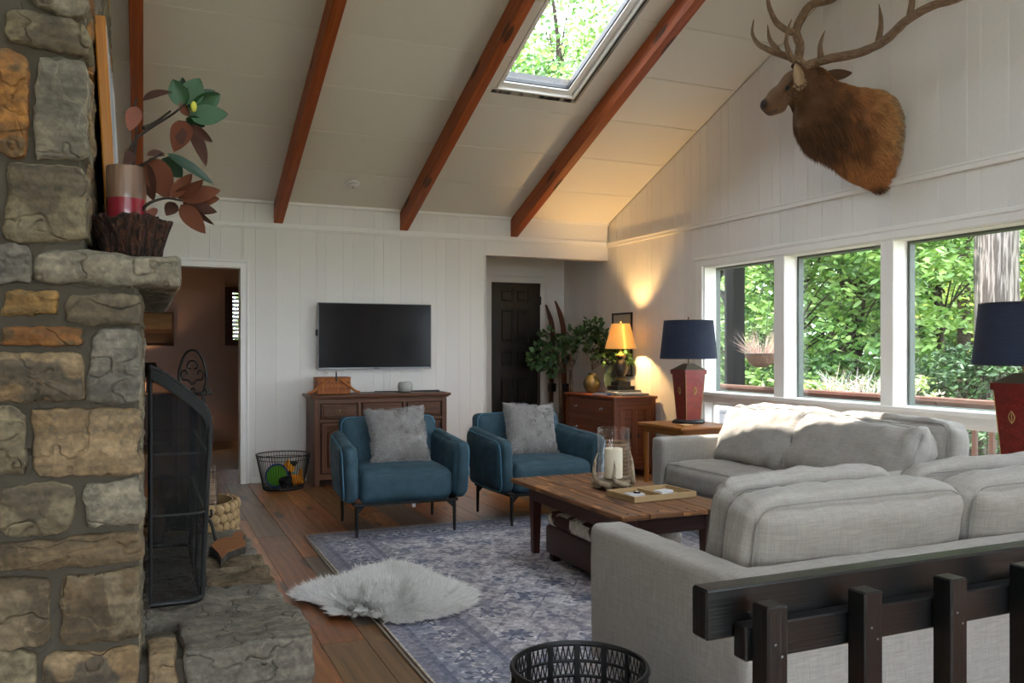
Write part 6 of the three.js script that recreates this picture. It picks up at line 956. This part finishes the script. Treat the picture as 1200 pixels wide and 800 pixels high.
// ---------- elk shoulder mount ----------
{
  const t = thing('elk_mount', 'mounted elk head with large antlers on the gable wall', 'mounted head', [0, 0, 0]);
  const P = (px, py, z) => onZ(px, py, z);
  const caps = [ // chain of joints: [px, py, z, r]
    [[V(4.70, 2.9, -4.46), 0.185], [V(4.70, 2.66, -4.45), 0.2]], [[V(4.68, 2.6, -4.44), 0.19], [P(1033, 205, -4.42), 0.12]], [[V(4.66, 2.8, -4.47), 0.26], [P(1000, 146, -4.52), 0.225]],
    [[P(1000, 147, -4.52), 0.225], [P(972, 134, -4.56), 0.205]], [[P(972, 134, -4.56), 0.2], [P(950, 110, -4.6), 0.15]], [[P(1005, 172, -4.5), 0.13], [P(965, 155, -4.55), 0.12]], [[P(968, 150, -4.56), 0.14], [P(948, 143, -4.59), 0.1]],
    [[P(950, 100, -4.61), 0.115], [P(932, 99, -4.63), 0.098]], [[P(932, 101, -4.63), 0.095], [P(912, 113, -4.66), 0.066]], [[P(912, 115, -4.66), 0.064], [P(899.5, 123, -4.68), 0.05]], [[P(914, 126, -4.66), 0.034], [P(903, 131, -4.675), 0.026]], [[P(942, 85, -4.62), 0.07], [P(955, 92, -4.6), 0.075]],
  ];
  const fn = (p) => { let d = 1e9; caps.forEach(([[a, ra], [b, rb]], i) => { const e = cap(p, a, b, ra, rb); d = i ? smin(d, e, i > 6 ? 0.035 : 0.08) : e; }); d += 0.007 * sn(p.x * 9, p.y * 9, p.z * 9) * (p.x > 4.25 ? 1 : 0); return Math.max(d, p.x - 4.772); };
  const g = fieldMesh(fn, V(3.8, 2.2, -5.05), V(4.86, 3.4, -3.98), 92);
  const dark = new THREE.Color(0x573822), mid = new THREE.Color(0x8a5a34), tan = new THREE.Color(0xb98a58), orange = new THREE.Color(0xa06a3c), grey = new THREE.Color(0x8c7a64), face = new THREE.Color(0x6a4e38), nose = new THREE.Color(0x221a16);
  const coat = (p, c) => { const n = sn(p.x * 8, p.y * 8, p.z * 8) * 0.07; c.copy(face).lerp(dark, sstep(p.x + n, 4.1, 4.22)); c.lerp(mid, sstep(p.x + n + (p.y - 2.9) * 0.25, 4.32, 4.5)); c.lerp(tan, sstep(p.x + n, 4.52, 4.68) * 0.8); c.lerp(orange, sstep(2.66 + n - p.y, 0, 0.18)); c.lerp(dark, sstep(2.42 - p.y, 0, 0.04)); c.lerp(grey, sstep(p.x + n * 0.5, 4.66, 4.76) * sstep(p.y, 2.5, 2.65) * 0.8); c.lerp(nose, sstep(3.965 - p.x, 0, 0.03) * sstep(p.y, 2.9, 2.95)); return c; };
  const skin = part(t, 'pelt', tintVerts(g, coat), std({ vertexColors: true, roughness: 0.95 }), 'dark brown neck and tan shoulder pelt');
  const r = rng(7), list = sampleSurface(g, 44000, 17).filter(([p]) => p.x > 3.985 && p.x < 4.765).map(([p, n]) => {
    const k = sstep(p.x, 4.08, 4.2), mane = sstep(p.x, 4.15, 4.28) * sstep(4.6 - p.x, 0, 0.15) * sstep(3.02 - p.y, 0, 0.2);
    const d = n.clone().multiplyScalar(0.34).add(V(0.62, -0.5 - 0.5 * mane, 0)).add(V(rr(r, -0.15, 0.15), rr(r, -0.15, 0.15), rr(r, -0.15, 0.15))).normalize(), c = coat(p, new THREE.Color()).multiplyScalar(rr(r, 0.6, 2.0));
    return { p, d, a: r() * 6.28, l: lerp(0.008, 0.03, k) + mane * rr(r, 0.03, 0.09), w: 0.0028, c };
  });
  hairs(t, 'hair', list, bladeGeo(0.25, 0.7, 2), std({ roughness: 0.8, side: THREE.DoubleSide }), 'shaggy mane hair');
  part(skin, 'eye', new THREE.SphereGeometry(0.018, 16, 12).translate(...P(923, 103, -4.555).toArray()), phy({ color: 0x0a0605, roughness: 0.3 }));
  part(skin, 'nostril', new THREE.SphereGeometry(0.008, 12, 8).translate(...P(896, 122, -4.64).toArray()), M.black);
  part(skin, 'mouth', tube([P(895, 131, -4.645), P(903, 132, -4.63), P(911, 128, -4.61)], 0.004, 14, 6), M.black);
  // ears
  const ear = (A, B, wd, facing, m) => { const n = 12, k = 8, dir = B.clone().sub(A), L = dir.length(); dir.normalize(); const side = dir.clone().cross(facing).normalize(), nor = side.clone().cross(dir), pos = [], idx = []; for (let i = 0; i <= n; i++) { const u = i / n, W = wd * Math.pow(sin(PI * (0.12 + u * 0.88)), 0.8); for (let j = 0; j <= k; j++) { const s = -1 + 2 * j / k, q = A.clone().addScaledVector(dir, u * L).addScaledVector(side, s * W).addScaledVector(nor, W * 0.75 * (s * s - 0.5)); pos.push(q.x, q.y, q.z); } } for (let i = 0; i < n; i++) for (let j = 0; j < k; j++) { const a = i * (k + 1) + j, b = a + k + 1; idx.push(a, b, a + 1, b, b + 1, a + 1); } const gg = new THREE.BufferGeometry(); gg.setAttribute('position', new THREE.Float32BufferAttribute(pos, 3)); gg.setIndex(idx); gg.computeVertexNormals(); part(t, 'ear', gg, m); };
  const earM = std({ color: 0x5f4430, roughness: 0.9, side: THREE.DoubleSide }), earC = std({ color: 0xb39a7c, roughness: 0.95, side: THREE.DoubleSide });
  ear(P(938, 100, -4.5), P(932, 74, -4.44), 0.036, V(-0.6, 0, 0.8), earC); ear(P(960, 93, -4.6), P(999, 85, -4.62), 0.046, V(-0.3, 0.3, 1), earM);
  const hl = sampleSurface(new THREE.SphereGeometry(0.035, 12, 8), 200, 5).map(([p, n]) => ({ p: p.add(P(937, 98, -4.49)), d: n.clone().add(V(0, -0.3, 0.3)).normalize(), a: r() * 6, l: 0.02, w: 0.002, c: new THREE.Color(0xb89f80) })); hairs(t, 'ear_tuft', hl, bladeGeo(0.3, 0.7, 2), std({ roughness: 0.9, side: THREE.DoubleSide }));
  // antlers: points seen in the photograph, each put at its sideways distance from the head
  const zc = -4.62, A = (pts, ls) => pts.map(([x, y], i) => P(840 + x * 0.325, y * 0.325, zc + ls[i]));
  const am = std({ map: tex(128, 256, (u, v) => mix3(hex(0x5a4430), hex(0xa3866a), fb(u, v, 5, 26, 4, 1300)), true, [6, 6]), bumpMap: barkBump, bumpScale: 0.006, roughness: 0.6 }), tip = [0.022, 0.018, 0.012, 0.003];
  const near = new THREE.Group(); near.name = 'antler'; t.add(near); const far = new THREE.Group(); far.name = 'antler'; t.add(far);
  const T = (gp, n, pts, ls, rad) => part(gp, n, taper(A(pts, ls), rad, 30, 9, 0.1), am);
  T(near, 'main_beam', [[320, 240], [350, 228], [400, 213], [520, 188], [600, 150], [690, 70], [780, 20], [870, -5], [960, -60], [1000, -130]], [0.05, 0.09, 0.2, 0.42, 0.6, 0.85, 1.02, 1.15, 1.2, 1.2], [0.034, 0.031, 0.03, 0.029, 0.029, 0.027, 0.024, 0.016, 0.006]);
  T(near, 'tine', [[375, 212], [372, 165], [380, 135], [390, 110]], [0.15, 0.2, 0.23, 0.25], tip); T(near, 'tine', [[583, 150], [592, 90], [590, 50], [585, 15]], [0.55, 0.6, 0.63, 0.65], tip); T(near, 'tine', [[697, 55], [705, 0], [712, -40], [715, -80]], [0.87, 0.9, 0.9, 0.9], tip); T(near, 'tine', [[275, 218], [258, 185], [250, 150], [256, 105], [270, 70]], [0.03, 0.06, 0.1, 0.14, 0.16], tip);
  T(near, 'tine', [[320, 235], [290, 215], [262, 200], [258, 188]], [0.05, 0.04, 0.03, 0.03], [0.026, 0.024, 0.02, 0.012]);
  T(far, 'main_beam', [[285, 240], [296, 200], [300, 160], [285, 118], [305, 65], [340, 18], [420, -5], [480, -50], [520, -130]], [-0.04, -0.06, -0.09, -0.12, -0.15, -0.17, -0.18, -0.18, -0.18], [0.034, 0.031, 0.03, 0.03, 0.03, 0.026, 0.02, 0.006]);
  T(far, 'tine', [[285, 120], [250, 108], [215, 80], [192, 35], [183, -20], [180, -70]], [-0.12, -0.13, -0.14, -0.15, -0.15, -0.15], [0.025, 0.022, 0.02, 0.016, 0.01, 0.003]);
  T(far, 'tine', [[300, 225], [260, 205], [200, 185], [150, 160], [128, 120], [133, 70]], [-0.04, -0.07, -0.1, -0.15, -0.18, -0.18], [0.028, 0.026, 0.022, 0.018, 0.012, 0.003]); T(far, 'tine', [[222, 188], [205, 165], [190, 140], [183, 90]], [-0.09, -0.13, -0.2, -0.25], tip);
  part(t, 'antler_base', [new THREE.SphereGeometry(0.042, 14, 10).scale(1, 0.7, 1).translate(...A([[300, 235]], [0])[0].toArray())], am);
}
// ---------- outdoors ----------
{
  const s = struct('ground_outside', 'leafy ground beyond the deck');
  const g = new THREE.PlaneGeometry(120, 120, 80, 80).rotateX(-PI / 2), p = g.attributes.position; for (let i = 0; i < p.count; i++) p.setY(i, 0.35 * sn(p.getX(i) * 0.12, p.getZ(i) * 0.12, 3) * (Math.hypot(p.getX(i) - 2, p.getZ(i) + 3) > 12 ? 1 : 0)); g.computeVertexNormals(); const uv = g.attributes.uv; for (let i = 0; i < p.count; i++) uv.setXY(i, p.getX(i), p.getZ(i));
  part(s, 'soil', g.translate(0, -0.75, 0), std({ map: tex(256, 256, (u, v) => mix3(mix3(hex(0x54492f), hex(0x7c6c46), fb(u, v, 8, 8, 5, 1400)), hex(0x5d7a34), sstep(fb(u, v, 5, 5, 4, 1410), 0.45, 0.6)), true, [0.4, 0.4]), roughness: 1 }));
  const d = struct('floor_deck', 'wooden deck outside the windows'), w = woodMat(0x6a5a48, 0x97866f, 81, { rough: 0.8 });
  for (let k = 0; k < 10; k++) part(d, 'deck_board', bb(4.96 + k * 0.135, 4.96 + k * 0.135 + 0.128, -0.07, -0.04, -9.5, 0, 0.003, 'z'), w);
  part(d, 'joist', [bb(4.96, 6.35, -0.7, -0.075, -9.5, -9.4), bb(6.2, 6.32, -0.7, -0.075, -9.5, 0, 0.004, 'z'), bb(4.96, 6.3, -0.7, -0.075, -0.1, 0)], w);
  const r = thing('deck_rail', 'brown timber deck rail outside the windows', 'railing', [0, 0, 0]), rw = woodMat(0x3a2014, 0x643a2a, 82, { rough: 0.7 });
  part(r, 'cap_rail', bb(6.16, 6.3, 0.815, 0.85, -9.4, -0.1, 0.004, 'z'), rw); part(r, 'face_rail', bb(6.2, 6.24, 0.765, 0.82, -9.4, -0.1, 0.004, 'z'), rw); part(r, 'bottom_rail', bb(6.2, 6.24, 0.05, 0.1, -9.4, -0.1, 0.004, 'z'), rw);
  for (let k = 0; k < 60; k++) part(r, 'baluster', bb(6.24, 6.275, 0.0, 0.8, -9.35 + k * 0.155, -9.315 + k * 0.155, 0.003, 'y'), rw); for (const z of [-9.3, -5.2, -2.6, -0.2]) part(r, 'post', bb(6.18, 6.27, -0.04, 0.81, z - 0.045, z + 0.045, 0.004, 'y'), rw);
  const ps = thing('porch_post', 'dark slate porch post with curved brace outside the first window', 'post', [6.32, -0.06, -8.1]), pm = phy({ color: 0x0d1012, roughness: 0.95, specularIntensity: 0.3 });
  part(ps, 'shaft', bb(-0.0, 0.17, -0.6, 2.55, -0.085, 0.085, 0.006), pm); part(ps, 'brace', tube([[0.085, 1.2, -0.09], [0.085, 1.75, -0.11], [0.085, 1.98, -0.22], [0.085, 2.05, -0.5]], 0.035, 30, 8), pm); part(ps, 'beam', bb(-0.01, 0.16, 2.55, 2.75, -0.9, 7.9, 0.006, 'z'), pm); part(ps, 'far_bracket', tube([[0.085, 2.5, -0.1], [0.085, 2.2, -0.35], [0.085, 2.5, -0.6]], 0.05, 24, 8), pm);
  const bx = thing('deck_box', 'white storage box on the deck beyond the lower pane', 'box', [5.5, -0.04, -6.75]); const wm = std({ color: 0xb4b2ba, roughness: 0.6 }); part(bx, 'body', bb(-0.3, 0.3, 0, 0.68, -0.7, 0.7, 0.01), wm); part(bx, 'lid', bb(-0.32, 0.32, 0.68, 0.73, -0.72, 0.72, 0.012), wm); for (const y of [0.3, 0.42, 0.54]) part(bx, 'rib', bb(-0.315, -0.3, y, y + 0.03, -0.66, -0.4, 0.004, 'z'), M.trim);
  // hanging planter
  const hp = thing('hanging_planter', 'coco lined hanging planter with dry grasses outside the window', 'planter', [6.15, 1.06, -7.33]); const coco = std({ color: 0x5a4030, roughness: 1, bumpMap: barkBump, bumpScale: 0.02 });
  const hg = lathe([[0, 0], [0.06, 0.005], [0.13, 0.05], [0.165, 0.12], [0.17, 0.15], [0.155, 0.15], [0.12, 0.06], [0, 0.03]], 36), hpp = hg.attributes.position; for (let i = 0; i < hpp.count; i++) { const k = 1 + 0.07 * sn(hpp.getX(i) * 20, hpp.getY(i) * 20, hpp.getZ(i) * 20); hpp.setXYZ(i, hpp.getX(i) * k, hpp.getY(i), hpp.getZ(i) * k); } hg.computeVertexNormals(); part(hp, 'coco_bowl', hg, coco); part(hp, 'rim', new THREE.TorusGeometry(0.172, 0.006, 6, 36).rotateX(PI / 2).translate(0, 0.15, 0), M.black);
  for (let k = 0; k < 3; k++) { const a = k * 2.094; part(hp, 'chain', rod([cos(a) * 0.17, 0.15, sin(a) * 0.17], [0.2, 1.45, 0], 0.003, 5), M.black); }
  { const q = rng(3), list = []; for (let i = 0; i < 260; i++) { const a = q() * 6.28, e = rr(q, 0.3, 1.4); list.push({ p: V(cos(a) * 0.1 * q(), 0.12, sin(a) * 0.1 * q()), d: V(cos(a) * cos(e), sin(e), sin(a) * cos(e)), a: q() * 6, l: rr(q, 0.15, 0.42), w: 0.004, c: new THREE.Color().setRGB(rr(q, 0.35, 0.6), rr(q, 0.25, 0.42), rr(q, 0.2, 0.35)) }); } hairs(hp, 'dry_grass', list, bladeGeo(0.3, 0.7, 3), std({ roughness: 1, side: THREE.DoubleSide }), 'dry pinkish straw'); }
  // trees
  const leafG = (() => { const g = new THREE.BufferGeometry(); g.setAttribute('position', new THREE.Float32BufferAttribute([0, 0, 0, -0.24, 0.3, 0.05, 0.24, 0.3, 0.05, -0.27, 0.62, 0.02, 0.27, 0.62, 0.02, 0, 1.0, -0.14, 0, 0.48, -0.05], 3)); g.setIndex([0, 6, 1, 0, 2, 6, 1, 6, 3, 2, 4, 6, 3, 6, 5, 4, 5, 6]); g.computeVertexNormals(); return g; })();
  const leafM = phy({ roughness: 0.55, side: THREE.DoubleSide, transmission: 0.35, thickness: 0, color: 0xffffff });
  const bk2 = std({ map: tex(256, 512, (u, v) => { const c = fb(u, v, 5, 34, 4, 1500), l = fb(u, v, 6, 8, 4, 1520); return mix3(mix3(hex(0x4a423e), hex(0x857b76), sstep(c, 0.38, 0.62)), hex(0x9b928d), sstep(l, 0.55, 0.75) * 0.5); }, true, [0.8, 1.6]), bumpMap: tex(256, 256, (u, v) => fb(u, v, 5, 34, 4, 1500), false, [0.8, 1.6]), bumpScale: 0.04, roughness: 1 }), bk3 = std({ color: 0x3b3029, roughness: 1, bumpMap: barkBump, bumpScale: 0.02 });
  const col = new THREE.Color();
  function tree(name, label, x, z, o) {
    o = { ...o, len: o.len * 0.62, n: o.n * 2.3, tips: Math.round((o.tips ?? 70) * 1.7) };
    const { h = 5, r = 1.6, n = 2600, cols, seed, len = 0.16, tr = 0.06, y0 = 0.2, low = 0.15, tips = 70, bm = bk3, group } = o, q = rng(seed), t = thing(name, label, name.includes('shrub') ? 'shrub' : 'tree', [x, -0.8, z], 0, group);
    if (tr) part(t, 'trunk', taper([[0, -0.3, 0], [0.1 * sn(seed, 0, 0), h * 0.35, 0.1 * sn(seed, 1, 0)], [0.25 * sn(seed, 2, 0), h * 0.7, 0.2 * sn(seed, 3, 0)], [0.2 * sn(seed, 4, 0), h * 0.95, 0]], [tr, tr * 0.85, tr * 0.6, tr * 0.25], 20, 10, 0.08), bm);
    const list = [], brs = [];
    for (let k = 0; k < tips; k++) {
      const a = q() * 6.28, v = Math.pow(q(), 0.9), yy = lerp(h * low, h, v), prof = r * Math.sqrt(Math.max(0.08, 1 - (2 * (v - 0.45)) ** 2 * 0.8)) * Math.pow(q(), 0.4), T = V(cos(a) * prof, yy, sin(a) * prof);
      if (k % 3 === 0) brs.push(taper([[0, yy * 0.75, 0], [T.x * 0.5, yy * 0.9, T.z * 0.5], [T.x, T.y, T.z]], [tr * 0.22 + 0.004, 0.008, 0.004], 6, 5));
      const m = Math.round(n / tips), tone = q();
      for (let i = 0; i < m; i++) { const b = q() * 6.28, e = rr(q, -0.7, 0.6), d = V(cos(b) * cos(e), sin(e), sin(b) * cos(e)), off = V(rr(q, -1, 1), rr(q, -1, 1), rr(q, -1, 1)).multiplyScalar(r * 0.13); col.set(cols[Math.floor(clamp(tone * 0.6 + q() * 0.4, 0, 0.999) * cols.length)]).multiplyScalar(rr(q, 0.8, 1.2)); list.push({ p: T.clone().add(off), d, a: rr(q, -0.8, 0.8), l: len * rr(q, 0.7, 1.35), w: len * rr(q, 0.55, 0.95), c: col.clone() }); }
    }
    if (brs.length && tr) part(t, 'branches', brs, bm);
    hairs(t, 'foliage', list, leafG, leafM);
    return t;
  }
  const bright = [0x7fa552, 0x95ba62, 0xacca76, 0x6c9648, 0x88b05a], mid = [0x567c42, 0x648c4a, 0x769c55, 0x4a6c3c], deep = [0x3f5c38, 0x4a6a40, 0x587a48, 0x34502e], yel = [0x9ab53c, 0xb7cc4e, 0x83a43a, 0xcfd968], pale = [0xc9cf9a, 0xd9d9b0, 0xa9b86a, 0x8fae55];
  const near = 'leafy trees close to the deck';
  tree('understory_tree', 'bright green broad leaved tree seen past the porch post', 8.3, -11.2, { h: 5.2, r: 1.7, cols: bright, seed: 11, n: 3600, len: 0.17 });
  tree('understory_tree', 'leafy green tree filling the first window behind the hanging planter', 8.2, -9.0, { h: 5.0, r: 1.35, cols: [...bright, ...mid], seed: 12, n: 3600, len: 0.19, low: 0.25 });
  tree('understory_tree', 'broad leaved tree filling the top of the middle window', 8.6, -8.35, { h: 5.6, r: 1.35, cols: bright, seed: 13, n: 4200, len: 0.2, low: 0.3 });
  tree('understory_tree', 'shaded tree deep behind the middle window', 11.5, -11.8, { h: 6, r: 2.3, cols: mid, seed: 14, n: 4200, len: 0.2, low: 0.2, tr: 0.1 });
  tree('understory_tree', 'sunny yellow green tree behind the pale trunk', 12.5, -9.6, { h: 6.5, r: 2.2, cols: yel, seed: 15, n: 4200, len: 0.19, low: 0.32, tr: 0.09 });
  tree('understory_tree', 'leafy tree at the edge of the third window', 9.9, -8.1, { h: 6.2, r: 1.1, cols: bright, seed: 16, n: 2800, len: 0.17, low: 0.45 });
  tree('understory_tree', 'green tree standing to the right of the pale trunk', 10.8, -5.5, { h: 5.6, r: 1.5, cols: [...bright, ...yel], seed: 17, n: 3600, len: 0.17, low: 0.2 });
  tree('woodland_shrub', 'dark evergreen shrub low behind the third window', 8.7, -6.75, { h: 2.0, r: 1.05, cols: deep, seed: 21, n: 3200, len: 0.12, low: 0.1, tr: 0.02 });
  tree('woodland_shrub', 'dark leafy shrub below the middle window', 8.1, -8.3, { h: 1.9, r: 1.0, cols: [...deep, ...mid], seed: 22, n: 2600, len: 0.12, low: 0.1, tr: 0.02 });
  tree('woodland_shrub', 'dense dark shrub under the hanging planter', 8.0, -9.9, { h: 2.2, r: 1.1, cols: [...mid, ...deep], seed: 23, n: 2600, len: 0.13, low: 0.1, tr: 0.02 });
  tree('woodland_shrub', 'variegated cream and green shrub just outside the third window', 7.1, -6.15, { h: 1.75, r: 0.45, cols: pale, seed: 24, n: 900, len: 0.09, low: 0.2, tr: 0.015, tips: 30 });
  tree('woodland_shrub', 'fresh green shrub at the foot of the middle window', 7.1, -7.4, { h: 1.75, r: 0.5, cols: [...yel, ...bright], seed: 25, n: 900, len: 0.11, low: 0.2, tr: 0.015, tips: 30 });
  const far = [[17, -22], [20, -18], [18, -14], [22, -13], [14, -19], [15.5, -10.5], [25, -20], [12, -15.5]]; far.forEach(([x, z], i) => tree('woodland_tree', ['mid green woodland tree far beyond the windows', 'deep green woodland tree far beyond the windows'][i % 2], x, z, { h: 10 + (i % 3), r: 3, cols: i % 2 ? mid : [...mid, ...bright], seed: 40 + i, n: 3600, len: 0.32, low: 0.08, tr: 0.16, tips: 90, group: i % 2 ? 'deep green far trees' : 'mid green far trees' }));
  [[13.5, -15.5, 'dark leafy thicket behind the porch post and planter'], [14.2, -12.6, 'dark leafy thicket filling the gap behind the middle window'], [13.8, -10.6, 'green thicket behind the thin dark trunk'], [14.5, -8.2, 'green thicket behind the thick pale trunk']].forEach(([x, z, label], i) => tree('woodland_shrub', label, x, z, { h: 5.4, r: 2.1, cols: i % 2 ? mid : [...deep, ...mid], seed: 80 + i, n: 2600, len: 0.26, low: 0.04, tr: 0.05 }));
  // straight trunks
  const trunk = (label, x, z, rad, m, lean = 0) => { const t = thing('tree_trunk', label, 'tree', [x, -1, z]); part(t, 'bole', taper([[0, -0.3, 0], [lean * 3, 3, 0], [lean * 7, 7, 0], [lean * 12, 12, 0]], [rad * 1.12, rad, rad * 0.93, rad * 0.8], 24, 28, 0.05), m); part(t, 'root_flare', lathe([[rad * 1.6, -0.2], [rad * 1.3, 0.15], [rad * 1.08, 0.6]], 20), m); return t; };
  trunk('thick pale barked tree trunk outside the third window', 9.0, -6.68, 0.225, bk2); trunk('thin dark trunk just left of the pale trunk', 11.4, -9.0, 0.09, bk3); trunk('dark leaning trunk deep in the middle window', 12.2, -12.0, 0.17, bk3, -0.02);
  // dry pale bush
  { const q = rng(5), t = thing('dry_bush', 'bleached dry bush of bare twigs outside the middle window', 'shrub', [7.0, -0.5, -6.75]), list = []; for (let i = 0; i < 700; i++) { const a = q() * 6.28, e = rr(q, 0.2, 1.5); list.push({ p: V(rr(q, -0.3, 0.3), rr(q, 0.9, 1.4), rr(q, -0.45, 0.45)), d: V(cos(a) * cos(e), sin(e) * 0.8, sin(a) * cos(e)).normalize(), a: q() * 6, l: rr(q, 0.08, 0.3), w: 0.01, c: new THREE.Color().setRGB(rr(q, 0.45, 0.75), rr(q, 0.42, 0.68), rr(q, 0.36, 0.55)) }); } part(t, 'stems', [0, 1, 2, 3, 4, 5].map((k) => taper([[0, -0.3, 0], [0.1 * sn(k, 1, 1), 0.6, 0.3 * sn(k, 2, 1)], [0.2 * sn(k, 3, 1), 1.3, 0.5 * sn(k, 4, 1)]], [0.012, 0.01, 0.005], 8, 6)), std({ color: 0x8f8272, roughness: 1 })); hairs(t, 'twigs', list, bladeGeo(0.3, 0.6, 2), std({ roughness: 1, side: THREE.DoubleSide })); }
  // tall trees behind the house, seen through the skylight
  [[9.5, -19, 'airy tall tree behind the house seen through the skylight'], [13, -24, 'far hazy tree behind the house seen through the skylight'], [7, -16.5, 'leafy tree close behind the house under the skylight view']].forEach(([x, z, label], i) => tree('tall_tree', label, x, z, { h: i === 2 ? 8.6 : 12, r: i === 2 ? 1.8 : 2.8, cols: [...mid, ...bright], seed: 60 + i, n: 2600, len: 0.26, low: 0.45, tr: 0.14, tips: 80 }));
  // shrubs outside the bedroom window
  tree('woodland_shrub', 'shrub outside the shuttered bedroom window', 1.8, -15, { h: 3.4, r: 1.2, cols: bright, seed: 71, n: 900, len: 0.16, low: 0.2, tr: 0.03, tips: 30 });
}
renderer.render(scene, camera);
